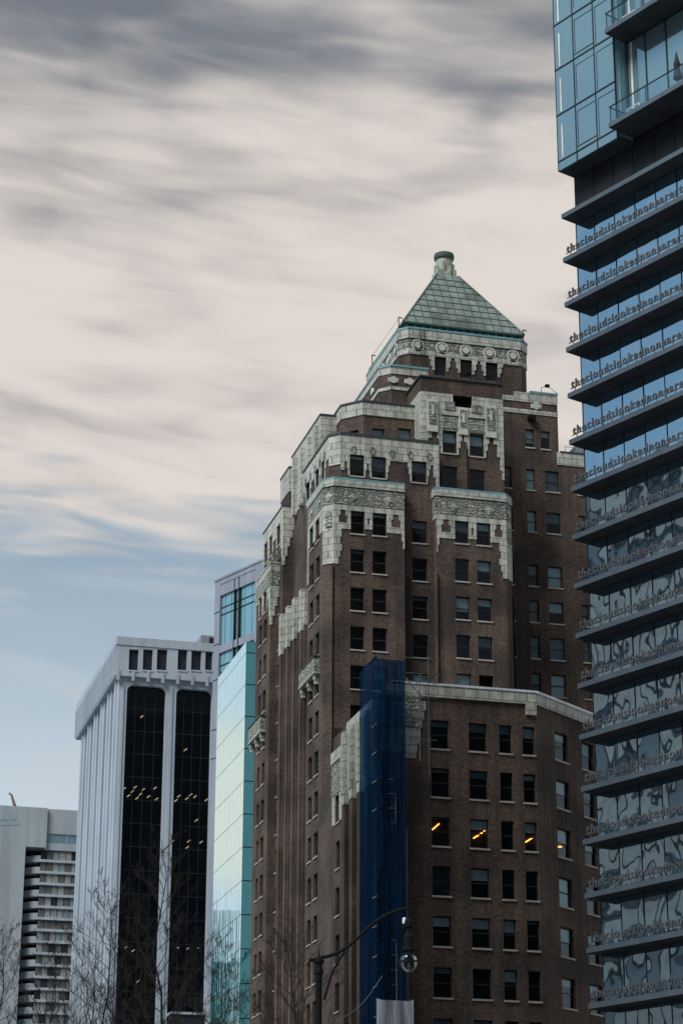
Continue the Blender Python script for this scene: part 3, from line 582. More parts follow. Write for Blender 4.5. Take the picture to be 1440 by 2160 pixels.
b = MB(); u = fw_.px(1196, 950)[0]; q0, q1 = fw_.p(u, -0.5, zw+0.2), fw_.p(u+0.9, -0.5, zw+0.2); b.tube([q0, (q0[0], q0[1], q0[2]+0.75), (q1[0], q1[1], q1[2]+0.75), q1], 0.04, key='steel', n=5); b.build('roof_rail', BT)
b = MB(); b.fbox(fw_, u+0.95, u+2.4, -1.8, -0.5, zw, zw+1.1, 'greyp'); b.build('roof_vent', BT)
# ---- left flank: rib bay, far pavilions, upper left tier
zl = on_x(631, 1254, X2)[1]; YR0, YR1 = 185.0, 195.6
fl = Fr((X2+1.0, 197), (X2+1.0, 184)); wb = MB(); hl = []
for k, zt in enumerate(rows(5, 19)): 
    for j in range(4): u = 13-(9.05-j*2.55); hl.append((u-0.55, u+0.55, zt-2.0, zt))
wall(wb, fl, 0, zl-0.5, hl); wb.face([(X2+1, 184, zl-.5), (X2+1, 197, zl-.5), (X2+5, 197, zl-.5), (X2+5, 184, zl-.5)], 'roof'); wb.build('wall', BT)
for yc in (186.5, 189.05, 191.6, 194.15):
    p = MB(); t = MB()
    p.box(X2+0.02, X2+1.02, yc-0.68, yc+0.68, 0, zl-3.4, 'brick'); p.box(X2-0.2, X2+0.02, yc-0.4, yc+0.4, 0, zl-3.4, 'brick')
    o = p.build('rib', BT)
    t.box(X2-0.02, X2+1.05, yc-0.72, yc+0.72, zl-3.4, zl-0.3, 'terra'); t.box(X2-0.24, X2+0.5, yc-0.44, yc+0.44, zl-3.9, zl, 'terra'); t.box(X2-0.3, X2-0.02, yc-0.2, yc+0.2, zl-2.6, zl-0.5, 'terra'); t.build('terracotta_cap', o)
def tier(poly, z0, z1, nf, bandh, cap, wins=(), name='terracotta_band', carved=False, drops=True):
    frs = frames(poly, nf); wb = MB(); tb = MB(); c = MB(); hs = [[] for _ in frs]
    for i, u0, u1, za, zb in wins: win(frs[i], (u0, u1, za, zb), {}, hs[i])
    for i, (fr, h) in enumerate(zip(frs, hs)):
        wall(wb, fr, z0, z1, h); band(tb, fr, 0, fr.L, z1-bandh, z1-0.02, h, 0.08+0.003*i)
        if carved: band(tb, fr, 0, fr.L, z1-2.2, z1-0.7, h, 0.11+0.003*i, 'carved', 0.085)
        if drops:
            s = -1 if i == 0 else 1; u = fr.L if i == 0 else 0
            for w, a, b in ((0.9, 0, 0.8), (0.65, 0.8, 1.7), (0.4, 1.7, 2.7), (0.2, 2.7, 3.6)): tb.fbox(fr, min(u, u+s*w), max(u, u+s*w), 0, 0.07, z1-bandh-b, z1-bandh-a, 'terra')
            for q in h:
                if q[3] > z1-bandh-0.6: jambs(tb, fr, q, z1-bandh, [(0.3, 0.9), (0.16, 1.7)])
    wb.face([(*p, z1-.01) for p in poly], 'roof'); wb.build('wall', BT); tb.build(name, BT); coping(c, frs, z1, cap, 0.14); c.build('coping', BT); return frs
XU = X2+0.45; yc_, zfu = on_x(598, 1068, XU); YFU = yc_
ff = Fr((XU, on_x(556.5, 1133, XU)[0]), (XU, YFU))
wn = []
for a, b in ((559, 565.5), (569.5, 575.5), (585, 592)):
    u0, u1 = ff.px(a, 1130)[0], ff.px(b, 1130)[0]
    for zt in [zfu-1.3-3.5*q for q in range(20)]: wn.append((0, u0, u1, zt-2.05, zt))
YFE = on_x(556.5, 1133, XU)[0]
tier([(XU, YFE), (XU, YFU), (XU+8, YFU), (XU+8, YFE)], 0, zfu, 2, 2.3, 'darkcap', wn)
XF = X2-0.3; YF, zfl = on_x(571.8, 1188, XF); YFL = on_x(540.5, 1320, XF)[0]; ff = Fr((XF, YFL), (XF, YF)); wn = []
for a, b in ((548, 553), (557, 563)):
    u0, u1 = ff.px(a, 1270)[0], ff.px(b, 1270)[0]
    for zt in [ROWS[0]-0.75]+rows(1, 18): wn.append((0, u0, u1, zt-2.05, zt))
tier([(XF, YFL), (XF, YF), (XF+6, YF), (XF+6, YFL)], 0, zfl, 2, 2.5, 'terra', wn, 'terracotta_crown', True)
# upper left tier with terracotta ribs
XA = x3+0.75; YA, zA = on_x(677, 876, XA); fU = tier([(XA, YA+11), (XA, YA), (XA+9, YA), (XA+9, YA+11)], zl-1, zA, 2, zA-75.2, 'darkcap', drops=False)
for k in range(4):
    p = MB(); u = fU[0].L-0.9-k*2.75; p.fbox(fU[0], u-0.35, u+0.35, 0.07, 0.45, 74.9, zA-0.9, 'terra'); p.build('terracotta_rib', BT)
tier([(XA-0.4, YA+14), (XA-0.4, YA+10.5), (XA+3, YA+10.5), (XA+3, YA+14)], zl-1, on_x(617, 978, XA-0.4)[1], 2, 2.4, 'darkcap', drops=False)
cb = MB(); cb.box(X2+4.5, 86, YW+1.4, 206, 0, zw-3, 'brick'); cb.box(X2+1.72, X2+12, 183, YW+1.39, 0, z3-6, 'brick'); cb.box(X2+1.72, X2+4.49, YW+1.4, YFU+1, 0, z3-6, 'brick'); cb.build('core_wall', BT)
# little balconies on the left flank
for fr, xa_, xb_, y in ((fL[0], 641.5, 674, 1394), (Fr((XF, YFL), (XF, YF)), 534, 560, 1516)):
    u0, u1 = fr.px(xa_, y+20)[0], fr.px(xb_, y+10)[0]; zt = fr.px((xa_+xb_)/2, y+10)[1]; b = MB()
    b.fbox(fr, u0, u1, 0, 0.5, zt-1.35, zt, 'carved'); b.fbox(fr, u0-0.08, u1+0.08, 0, 0.58, zt, zt+0.12, 'darkcap'); b.fbox(fr, u0-0.04, u1+0.04, 0, 0.54, zt-1.5, zt-1.35, 'terra')
    for t in (0.08, 0.5, 0.92): uu = u0+(u1-u0)*t; b.fbox(fr, uu-0.18, uu+0.18, 0, 0.42, zt-1.95, zt-1.5, 'terra'); b.fbox(fr, uu-0.14, uu+0.14, 0, 0.35, zt-2.3, zt-1.95, 'terra')
    b.build('balcony', BT)
dp = MB()
for fr, u in ((fL[1], fL[1].L-0.05), (fR[1], 0.08)): dp.tube([fr.p(u, 0.1, 0), fr.p(u, 0.1, z2-8)], 0.06, key='iron', n=6)
dp.tube([(x1066+0.85, Y2+0.95, 0), (x1066+0.85, Y2+0.95, z2-9)], 0.07, key='iron', n=6); dp.build('drainpipe', BT)
# ---- the lower front block
YB = 148.0; xB0 = on_y(803, 1650, YB)[0]; xB1 = on_y(1131, 1550, YB)[0]; zB = on_y(1000, 1453, YB)[1]
hd = CAMM @ Vector((4650-CX, 0, -F)); hd = Vector((4650-CX, 0)); ang = math.atan2(4650-730, 5081)+fw; dx, dy = math.sin(ang), math.cos(ang)
PB = [(xB0, 161.2), (xB0, YB), (xB1, YB), (xB1+dx*30, YB+dy*30), (xB1+dx*30, 178.1), (xB0+3.2, 178.1), (xB0+3.2, 161.2)]
fB = frames(PB, 3); hB = [[], [], []]; g = fB[1]
cz = [g.px(927, y)[1] for y in (1520, 1620.5, 1722, 1827, 1933)]; dB = (cz[0]-cz[4])/4
for ci, (a, b) in enumerate(((908.5, 946.5), (988.5, 1026.5), (1052.5, 1079), (1101.5, 1127))):
    for k in range(13):
        zt = cz[0]-k*dB; s = {}
        table = {(2, 0): dict(lit=((911, 1751, 926, 1738),)), (2, 1): dict(lit=((998, 1769, 1017, 1757), (1020, 1754, 1027.5, 1749)), blind=0.34, bk='blind'), (2, 3): dict(lit=((1108, 1777, 1124, 1767),), blind=0.34, bk='blind'),
                 (4, 0): dict(blind=0.32, bk='blind'), (4, 1): dict(blind=0.34, bk='blind'), (4, 2): dict(blind=0.42, bk='blind'), (4, 3): dict(blind=0.1, bk='blindd'), (3, 1): dict(blind=0.4, bk='blind'), (1, 0): dict(blind=0.12, bk='blindd'), (1, 1): dict(blind=0.25, bk='blindd'), (0, 2): dict(blind=0.3, bk='blindd'), (3, 0): dict(blind=0.9, bk='curtainq'), (6, 1): dict(blind=0.25, bk='blindd'), (5, 0): dict(blind=0.2, bk='blindd'),
                 (5, 2): dict(blind=0.38, bk='blind'), (0, 3): dict(blind=0.38, bk='blind'), (1, 3): dict(blind=0.2, bk='blind'), (6, 0): dict(blind=0.3, bk='blindd'), (0, 0): dict(blind=0.2, bk='blindd'), (0, 1): dict(blind=0.3, bk='blindd')}
        win(g, (g.px(a, 1550)[0], g.px(b, 1550)[0], zt-2.06, zt), table.get((k, ci), s), hB[1])
g2 = fB[2]
c2 = [g2.px(1183, y)[1] for y in (1547.5, 1955)]; d2 = (c2[0]-c2[1])/4
for k in range(13):  # blinds on this angled face stand in for blue sky mirrored there
    zt = c2[0]-k*d2
    win(g2, (g2.px(1170, 1577)[0], g2.px(1197, 1577)[0], zt-2.06, zt), dict(blind=[0.25, 0.5, 0.5, 0.95, 0.5][k % 5], bk='blind', **({'lit': ((1176, 1787, 1194, 1786.5),)} if k == 2 else {})), hB[2])
    for j, (a, b) in enumerate(((1227, 1251), (1290, 1318))): win(g2, (g2.px(a, 1590)[0], g2.px(b, 1590)[0], zt-2.06, zt), dict(blind=rnd.choice([0.5, 0.95, 0.3]), bk=rnd.choice(['blind', 'blindd']), skip=(j == 1)), hB[2])
gl = fB[0]
zl0 = gl.px(719, 1672)[1]
for a, b in ((708, 716.5), (723, 733)):
    for k in range(11): zt = zl0-k*dB; win(gl, (gl.px(a, 1690)[0], gl.px(b, 1690)[0], zt-2.06, zt), {}, hB[0])
for k in range(11): zt = zl0-k*dB; win(gl, (gl.px(741, 1690)[0], gl.px(745, 1690)[0], zt-2.06, zt), {}, hB[0])
wb = MB()
for i, (fr, hs) in enumerate(zip(fB, hB)): wall(wb, fr, 0, zB-(0 if i else 0.9), hs, depth=0.3)
wb.face([(max(p[0], xB0+0.7), p[1], zB-.01) for p in PB], 'roof'); wb.face([(xB0+0.7, YB, zB-1), (xB0+0.7, 161.2, zB-1), (xB0+0.7, 161.2, zB), (xB0+0.7, YB, zB)], 'brick'); wb.face([(xB0, YB, zB-.92), (xB0+0.7, YB, zB-.92), (xB0+0.7, 161.2, zB-.92), (xB0, 161.2, zB-.92)], 'roof'); wb.face([(xB0+3.2, 161.2, 0), (xB0+3.2, 178.1, 0), (xB0+3.2, 178.1, zB), (xB0+3.2, 161.2, zB)], 'brick'); wb.face([(xB0, 161.2, 0), (xB0+3.2, 161.2, 0), (xB0+3.2, 161.2, zB), (xB0, 161.2, zB)], 'brick'); wb.build('wall', BT)
tb = MB()
zbb = g.px(1000, 1478)[1]
for i, fr in enumerate(fB[1:]): tb.fbox(fr, 0, fr.L, 0, 0.16+0.004*i, zbb, zB-0.02, 'terra')
tb.fbox(g, g.L-0.8, g.L-0.02, 0, 0.22, zbb-0.8, zbb+0.2, 'terra')
for (xx, ya, yb) in ((897, 1478, 1498), (893, 1498, 1518), (890, 1518, 1534), (886, 1534, 1552), (883, 1552, 1568), (880, 1568, 1584), (877, 1584, 1600)):
    u = g.px(xx, (ya+yb)/2)[0]; tb.fbox(g, 0, u, 0, 0.08, g.px(870, yb)[1], g.px(870, ya)[1], 'terra')
tb.fbox(g, 0.2, g.px(886, 1500)[0], 0.08, 0.2, g.px(870, 1535)[1], zbb, 'carved')
# stepped crown along its left face
ya_ = gl.px(733, 1550)[0]; ZL = gl.px(718, 1640)[1]
tb.fbox(gl, 0, ya_, 0, 0.12, zl0+0.1, gl.px(718, 1588)[1]-0.0, 'carved'); tb.fbox(gl, 0, ya_, 0, 0.2, gl.px(718, 1602)[1], gl.px(718, 1578)[1], 'terra')
band(tb, gl, 0, ya_, zl0-2.1, zl0+0.1, hB[0], 0.07); band(tb, gl, ya_, gl.L, zl0-0.8, zB-0.75, hB[0], 0.1)
tb.build('terracotta_crown', BT)
for k in range(5):
    p = MB(); u = ya_+0.45+k*2.1; p.fbox(gl, u-0.4, u+0.4, 0.1, 0.5, zl0-1.5, zB-1.6, 'terra'); p.fbox(gl, u-0.22, u+0.22, 0.5, 0.6, zl0-0.7, zB-2.0, 'terra'); p.fbox(gl, u-0.38, u+0.38, 0, 0.45, 0, zl0-1.5, 'brick'); p.build('terracotta_rib', BT)
c = MB()
for i, fr in enumerate(fB[1:]): c.fbox(fr, 0.8 if i == 0 else 0, fr.L, -0.45, 0.2, zB-0.02+0.003*i, zB+0.14+0.003*i, 'whitecap')
c.build('coping', BT)
# ---- windows: frames, panes, blinds and sills
def window_parts(fr, r, st):
    u0, u1, z0, z1 = r; d = -0.2; f = MB(); pn = MB(); sl_ = MB(); bl = MB(); lt = MB(); t = 0.075; zm = z0+(z1-z0)*0.5
    for a, b, c_, e_ in ((u0, u0+t, z0, z1), (u1-t, u1, z0, z1), (u0+t, u1-t, z0, z0+t*1.3), (u0+t, u1-t, z1-t*1.2, z1), (u0+t, u1-t, zm-0.045, zm+0.045)): f.fbox(fr, a, b, d-0.05, d, c_, e_, 'frame')
    if st.get('grid'):
        for q in (0.25, 0.5, 0.75): f.fbox(fr, u0+(u1-u0)*q-0.025, u0+(u1-u0)*q+0.025, d-0.045, d-0.01, z0, z1, 'frame')
        for q in (0.2, 0.35, 0.65, 0.8): f.fbox(fr, u0, u1, d-0.042, d-0.012, z0+(z1-z0)*q-0.02, z0+(z1-z0)*q+0.02, 'frame')
        bl.quad(fr, u0+t, u1-t, z0, z0+(z1-z0)*0.2, d-0.1, 'wpaint')
    tl = rnd.uniform(-0.006, 0.006)
    for a, b, dd in ((z0+t, zm, d-0.03), (zm, z1-t, d-0.022)): pn.face([fr.p(u0+t, dd+tl, a), fr.p(u1-t, dd-tl, a), fr.p(u1-t, dd-tl+0.004, b), fr.p(u0+t, dd+tl+0.004, b)], 'pane')
    sl_.fbox(fr, u0-0.06, u1+0.06, -0.2, 0.09, z0-0.13, z0-0.002, 'sill')
    if st.get('blind'): bl.quad(fr, u0+t*0.6, u1-t*0.6, z1-(z1-z0)*st['blind'], z1, d-0.11, st.get('bk', 'blind'))
    if st.get('lit'):
        for x0, y0, x1, y1 in st['lit']:
            (ua, za), (ub, zb) = fr.px(x0, y0, -0.8), fr.px(x1, y1, -0.8); lt.tube([fr.p(ua, -0.8, za), fr.p(ub, -0.8, zb)], 0.052, key='tube', n=6)
    return (('frame', f), ('pane', pn), ('sill', sl_), ('blind', bl), ('ceiling_lamp', lt))
def area(fr, r):
    q = [proj(fr.p(u, 0, z)) for u, z in ((r[0], r[2]), (r[1], r[2]), (r[1], r[3]), (r[0], r[3]))]
    if all(p[0] < 0 or p[0] > 1440 or p[1] > 2160 for p in q): return 0
    a = 0
    for i in range(4): a += q[i][0]*q[(i+1) % 4][1]-q[(i+1) % 4][0]*q[i][1]
    hid = fr.N.x > -0.5 and fr.a.y > 170 and q[0][1] > (1470 if q[0][0] < 1130 else 1560)
    return 0 if hid or q[0][0] > 1258 else abs(a)/2
WINS.sort(key=lambda w: -area(w[0], w[1])*(0 if w[2].get('skip') else 1))
rest = MB()
for i, (fr, r, st) in enumerate(WINS):
    parts = window_parts(fr, r, st)
    if i < 100:
        o = None
        for nm, mb in parts:
            if nm == 'frame': o = mb.build('window', BT)
            else:
                x = mb.build(nm, None)
                if x: x.parent = o
    elif area(fr, r) > 0 or fr.N.x < -0.5:
        for nm, mb in parts:
            b0 = len(rest.v); rest.v += mb.v; rest.f += [tuple(b0+q for q in f) for f in mb.f]; rest.mi += [rest.m(mb.mats[k]) for k in mb.mi]
o = rest.build('window', BT); o['kind'] = 'stuff'

# ------------------------------------------------------------------ the glass tower with lettered ledges
a36 = math.atan2(-3070-730, 5081)+fw                   # heading of its street front (runs away to the left)
UD = Vector((-math.sin(a36), -math.cos(a36)))          # towards the near end
q = at_dist(1240, 1200, 125.0); RP = Vector((q.x, q.y))
GT = thing('glass_tower', 'blue glass tower with slate ledges that carry rows of raised letters on every floor', 'building', (q.x, q.y, 0))
gt = Fr(RP, RP+UD*34)
def tilt_panes(mb, fr, us, z0, z1, d, key, amt=0.006, gap=0.035):
    for a, b in zip(us, us[1:]):
        t1, t2 = rnd.uniform(-amt, amt), rnd.uniform(-amt, amt)
        mb.face([fr.p(a+gap, d-t1-t2, z0), fr.p(b-gap, d+t1-t2, z0), fr.p(b-gap, d+t1+t2, z1), fr.p(a+gap, d-t1+t2, z1)], key)
us0 = [gt.px(x, y)[0] for x, y in ((1252.4, 453), (1294, 432), (1337, 409), (1380.7, 385))]
pw = (us0[3]-us0[0])/3; US = [0]+[us0[0]+pw*k for k in range(0, 18) if us0[0]+pw*k < 34]+[34]
zA, zB_ = gt.px(1183, 552, 1.3)[1], gt.px(1242, 2128, 1.3)[1]; dzg = (zA-zB_)/15          # bottoms of the ledges, 2nd to last
zlev = [zA+dzg]+[zA-k*dzg for k in range(0, 24)]
zlev = [z for z in zlev if z > 2]
txt = 'thecloudslookednonearerthanwheniwaslyingonthestreet'
fc = bpy.data.curves.new('lettering', 'FONT'); fc.body = txt; fc.size = 0.74; fc.extrude = 0.045; fc.offset = 0.012; fc.space_character = 1.22; fc.resolution_u = 3
fo = bpy.data.objects.new('lettering', fc); COL.objects.link(fo)
dg = bpy.context.evaluated_depsgraph_get(); dg.update(); tme = bpy.data.meshes.new_from_object(fo.evaluated_get(dg)); bpy.data.objects.remove(fo)
tme.materials.clear(); tme.materials.append(M['letter'])
wth = max(v.co.x for v in tme.vertices)
GTI = Matrix.Translation(-GT.location)
for k, z in enumerate(zlev):
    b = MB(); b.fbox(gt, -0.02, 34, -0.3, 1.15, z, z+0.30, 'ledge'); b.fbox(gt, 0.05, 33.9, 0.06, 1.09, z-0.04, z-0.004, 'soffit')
    if k: 
        for j in range(0, 44): b.fbox(gt, 0.5+j*0.74, 0.54+j*0.74, 0.98, 1.02, z+0.30, z+0.6, 'letter')
        b.fbox(gt, 0.1, 33.5, 0.98, 1.02, z+0.55, z+0.595, 'letter')
    led = b.build('ledge', GT)
    if k:
        t = bpy.data.objects.new('lettering', tme); COL.objects.link(t); t.parent = led
        Rm = Matrix(((gt.U.x, 0, gt.N.x, 0), (gt.U.y, 0, gt.N.y, 0), (0, 1, 0, 0), (0, 0, 0, 1)))
        t.matrix_local = Matrix.Translation(gt.p(0.2, 1.0, z+0.58)) @ Rm
    zt = z+0.0; zb = (zlev[k+1]+0.34) if k+1 < len(zlev) else 0
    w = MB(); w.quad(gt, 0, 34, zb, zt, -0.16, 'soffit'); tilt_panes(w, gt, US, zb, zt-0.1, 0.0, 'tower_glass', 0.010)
    w.fbox(gt, 0, 34, -0.1, 0.02, zt-0.1, zt-0.004, 'soffit')
    for u in US[1:-1]: w.fbox(gt, u-0.03, u+0.03, -0.12, 0.025, zb, zt-0.1, 'mull')
    w.fbox(gt, 0.0, 0.05, -0.16, 0.02, zb, zt-0.1, 'mull'); w.build('window_band', GT)
zD = zlev[0]+0.34                                       # dark level under the residential box
ztop = gt.px(1175, 0, 1.25)[1]+14
zbx = gt.px(1175, 363, 1.3)[1]
w = MB(); w.quad(gt, 0, 34, zD, zbx+0.3, 0.0, 'darkwall')
for u in US[1:-1]: w.fbox(gt, u-0.03, u+0.03, 0, 0.05, zD, zbx, 'mull')
w.build('dark_storey', GT)
c = MB(); p = [RP, RP+UD*34, RP+UD*34+Vector((-gt.N.x, -gt.N.y))*26, RP+Vector((-gt.N.x, -gt.N.y))*26]
p = [(v_.x-gt.N.x*0.2, v_.y-gt.N.y*0.2) for v_ in p]; c.prism(p, 0, ztop-0.5, 'soffit'); c.build('core_wall', GT)
# residential glass box
gb = Fr(Vector(gt.p(0, 1.3, 0)[:2]), Vector(gt.p(34, 1.3, 0)[:2]))
ub = gb.px(1301.5, 278)[0]; um_ = [0.0, gb.px(1214, 250)[0], gb.px(1257, 225)[0], ub]
zf_ = [gb.px(1172, y)[1] for y in (345, 245, 148, 52)]; dzb = (zf_[3]-zf_[0])/3; zls = [zbx]+[zf_[0]+dzb*k for k in range(0, 9)]
zls = [z for z in zls if z < ztop]
b = MB()
for k, (z0, z1) in enumerate(zip(zls, zls[1:]+[ztop])):
    b = MB(); tilt_panes(b, gb, um_, z0+0.03, z1-0.03, 0.0, 'box_glass', 0.004, 0.03)
    b.quad(gb, 0, ub, z0, z1, -0.12, 'greyglass')
    for u in um_[1:-1]: b.fbox(gb, u-0.035, u+0.035, -0.1, 0.03, z0, z1, 'mull')
    b.fbox(gb, 0, ub, -0.1, 0.034, z1-0.045, z1+0.045, 'mull'); b.fbox(gb, 0, 0.05, -0.1, 0.02, z0, z1, 'mull'); b.fbox(gb, ub-0.05, ub, -0.1, 0.02, z0, z1, 'mull')
    if k: b.fbox(gb, um_[0]+0.42, um_[0]+0.54, 0.006, 0.03, z0+0.12, z1-0.75, 'wpaint')  # white strip painted in for bright sky seen through the corner glass
    if k: 
        b.fbox(gb, um_[1]+0.16, um_[1]+0.19, 0, 0.02, z0+0.4, z1-0.5, 'mull'); b.fbox(gb, um_[2]+0.18, um_[2]+0.21, 0, 0.02, z0+0.1, z1-0.5, 'mull'); b.fbox(gb, um_[1]+0.16, um_[2]-0.05, 0, 0.02, z1-0.52, z1-0.49, 'mull'); b.fbox(gb, um_[2]+0.18, um_[3]-0.05, 0, 0.02, z1-0.52, z1-0.49, 'mull')
    if k % 2: b.fbox(gb, um_[1]+0.05, um_[2]-0.05, 0, 0.022, z0+0.28, z0+0.34, 'mull')
    b.build('window_band', GT)
b = MB(); b.fbox(gb, 0, ub, -1.3, -0.13, zbx, zbx+0.2, 'soffit')
b.fbox(gb, -0.0, 0.02, -1.3, -0.1, zbx, ztop, 'greyglass'); b.fbox(gb, ub-0.02, ub, -1.3, -0.1, zbx, ztop, 'greyglass'); b.build('box_side', GT)
# balconies to the right of the box
zs1 = gb.px(1284, 268, 0.75)[1]; zs2 = gb.px(1278, 68, 0.75)[1]; dzs = zs2-zs1
us_l = gb.px(1283, 268, 0.75)[0]
for k in range(-0, 3):
    z = zs1+k*dzs
    s = MB(); s.fbox(gb, us_l, 32.5, -1.3, 0.75, z, z+0.3, 'ledge'); s.fbox(gb, us_l+0.05, 32.45, -1.2, 0.7, z-0.03, z-0.004, 'soffit'); bal = s.build('balcony', GT)
    r = MB()
    for j in range(16): r.quad(gb, us_l+0.12+j*1.5, us_l+1.58+j*1.5, z+0.35, z+1.35, 0.68, 'rail')
    r.face([gb.p(us_l+0.08, 0.66, z+0.35), gb.p(us_l+0.08, -0.6, z+0.35), gb.p(us_l+0.08, -0.6, z+1.35), gb.p(us_l+0.08, 0.66, z+1.35)], 'rail'); r.fbox(gb, us_l+0.05, 32.4, 0.65, 0.71, z+1.35, z+1.41, 'mull'); r.fbox(gb, us_l+0.05, us_l+0.11, -0.6, 0.65, z+1.35, z+1.41, 'mull')
    for j in range(9): r.fbox(gb, us_l+0.1+j*3, us_l+0.14+j*3, 0.64, 0.68, z+0.3, z+1.35, 'mull')
    r.build('railing', GT).parent = bal; bpy.context.view_layer.update() if False else None
    wz0, wz1 = z+0.3, z+dzs-0.02
    f = MB(); f.quad(gb, ub, 34, wz0, wz1, -1.12, 'soffit'); uu = [ub+0.12]+[gb.px(x, 200, -1.0)[0] for x in (1322, 1366, 1411)]; st = uu[3]-uu[2]
    uu += [uu[3]+st*j for j in range(1, 9)]; uu = [u for u in uu if u < 33.8]
    tilt_panes(f, gb, uu, wz0+0.05, wz1-0.12, -1.0, 'box_glass', 0.006, 0.04)
    for u in uu: f.fbox(gb, u-0.045, u+0.045, -1.1, -0.95, wz0, wz1, 'mull')
    f.fbox(gb, ub, 34, -1.1, -0.96, wz0+0.78, wz0+0.85, 'mull'); f.build('window_band', GT)
    if k < 2:
        dd = MB(); u = uu[1]+0.08; dd.fbox(gb, u, u+0.95, -0.95, -0.93, wz0+0.06, wz0+1.5, 'reflectdoor'); dd.fbox(gb, u-0.07, u, -0.95, -0.9, wz0, wz0+1.56, 'wpaint'); dd.fbox(gb, u+0.95, u+1.02, -0.95, -0.9, wz0, wz0+1.56, 'wpaint'); dd.fbox(gb, u, u+0.95, -0.95, -0.9, wz0+1.5, wz0+1.56, 'wpaint'); dd.fbox(gb, uu[0]+0.35, uu[0]+0.5, -0.95, -0.9, wz0, wz1-0.2, 'wpaint'); dd.build('door', GT)  # blue colour stands in for the reflection in the open door
for o in list(bpy.data.objects):
    if o.name.startswith('railing') and o.parent and o.parent.name.startswith('balcony'): o.matrix_parent_inverse = Matrix.Identity(4)
# folded parasol on the balcony
uq = gb.px(1430, 190, 0.1)[0]; pq = gb.p(uq, 0.1, zs1+0.3)
PS = thing('folded_parasol', 'dark folded parasol standing on the glass tower balcony', 'parasol', pq)
b = MB(); b.tube([pq, (pq[0], pq[1], pq[2]+2.6)], 0.03, key='iron', n=6); b.build('pole', PS)
b = MB(); b.lathe(pq, [(0.05, 0.75), (0.26, 0.8), (0.22, 1.2), (0.17, 1.5), (0.21, 1.75), (0.1, 2.2), (0.03, 2.55)], 'canvas', 10); b.build('canopy', PS)
b = MB(); b.lathe(pq, [(0.3, 0.0), (0.3, 0.08), (0.08, 0.12)], 'iron', 12); b.build('base', PS)

# ------------------------------------------------------------------ mirror-glass block beside the brick tower
YT = 228.0; xT = on_y(517.5, 1450, YT)[0]; zT = on_y(520, 1353, YT)[1]; yTf = on_x(459.5, 1436, xT)[0]
MT = thing('mirror_glass_block', 'low mirror glass block whose side reflects bright cloud beside the brick skyscraper', 'building', (xT, YT, 0))
ml = Fr((xT, yTf), (xT, YT)); mf = Fr((xT, YT), (xT+14, YT))
zj = [on_y(518, y, YT)[1] for y in (1377, 1717.5)]; dj = (zj[0]-zj[1])/5; zz = [zT]+[zj[0]-k*dj for k in range(0, 14) if zj[0]-k*dj > 1]+[0]
for k, (z1, z0) in enumerate(zip(zz, zz[1:])):
    b = MB(); n = 11; us = [ml.L*j/n for j in range(n+1)]
    tilt_panes(b, ml, us, z0+0.03, z1-0.03, 0.0, 'mirror', 0.0025, 0.022); b.quad(ml, 0, ml.L, z0, z1, -0.03, 'mull')
    tilt_panes(b, mf, [0, 2.4, 4.8, 7.2, 9.6, 12, 14], z0+0.05, z1-0.05, 0.0, 'tealglass', 0.004, 0.02); b.quad(mf, 0, 14, z0, z1, -0.05, 'mull')
    b.build('window_band', MT)
b = MB(); b.prism([(xT+.06, YT+.06), (xT+14, YT+.06), (xT+14, yTf), (xT+.06, yTf)], 0, zT-0.05, 'mull', 'roof'); b.build('core_wall', MT)

# ------------------------------------------------------------------ grey panelled tower behind it
q = at_dist(452, 1300, 300.0); GPt = Vector((q.x, q.y)); gp = Fr(GPt, GPt+UD*22)
GP = thing('grey_panel_tower', 'grey panel tower with tall green blue windows behind the mirror glass block', 'building', (q.x, q.y, 0))
ztg = gp.px(452, 1229)[1]; R_ = gp.rect
zw1, zw0 = gp.px(462.5, 1258)[1], gp.px(462.5, 1363)[1]; zv1 = gp.px(461, 1379)[1]; zv0 = zv1-(zw1-zw0)*1.0
uL, uR = gp.px(463, 1310)[0], gp.px(537, 1290)[0]; hg = [(uL, uR, zw0, zw1), (uL, uR, zv0, zv1)]
step = zw0-zv0
for k in range(1, 7): hg.append((uL, uR, zv0-step*k, zv1-step*k))
b = MB(); wall(b, gp, 0, ztg, hg, 'greyp', 0.3, 0.9); pp = [GPt, GPt+UD*22]; nrm = Vector((-gp.N.x, -gp.N.y)); poly = [(v_.x, v_.y) for v_ in (pp[0], pp[1], pp[1]+nrm*20, pp[0]+nrm*20)]
for i in (1, 2, 3): a_, b_ = poly[i], poly[(i+1) % 4]; b.face([(*a_, 0), (*b_, 0), (*b_, ztg), (*a_, ztg)], 'greyp')
b.face([(*v_, ztg-.01) for v_ in poly], 'roof')
for y in (1295, 1362, 1436, 1540, 1600): z = gp.px(452, y)[1]; b.fbox(gp, 0, uL, 0, 0.03, z-0.06, z+0.06, 'mull')
for y in (1240, ): b.fbox(gp, uL, uR, 0, 0.02, zw1+1.55, zw1+1.63, 'mull')
b.fbox(gp, -0.1, 22.1, -0.3, 0.1, ztg, ztg+0.3, 'greyp'); b.build('wall', GP)
for h in hg:
    b = MB(); u0, u1, z0, z1 = h; W_ = u1-u0; us = [u0+W_*t for t in (0, 0.11, 0.29, 0.40, 0.435, 0.53, 0.565, 0.67, 0.88, 1.0)]
    tilt_panes(b, gp, us, z0, z1, -0.3, 'greyglass', 0.004, 0.05); b.quad(gp, u0, u1, z0, z1, -0.4, 'mull')
    for t in (0.62, 0.76): zc = z0+(z1-z0)*t; b.fbox(gp, u0, u1, -0.3, -0.24, zc-0.08, zc+0.08, 'mull')
    for t in (0.417, 0.547): b.fbox(gp, u0+W_*t-0.08, u0+W_*t+0.08, -0.3, 0.06, z0-1.2, z1+1.5, 'mull')
    b.build('window', GP)
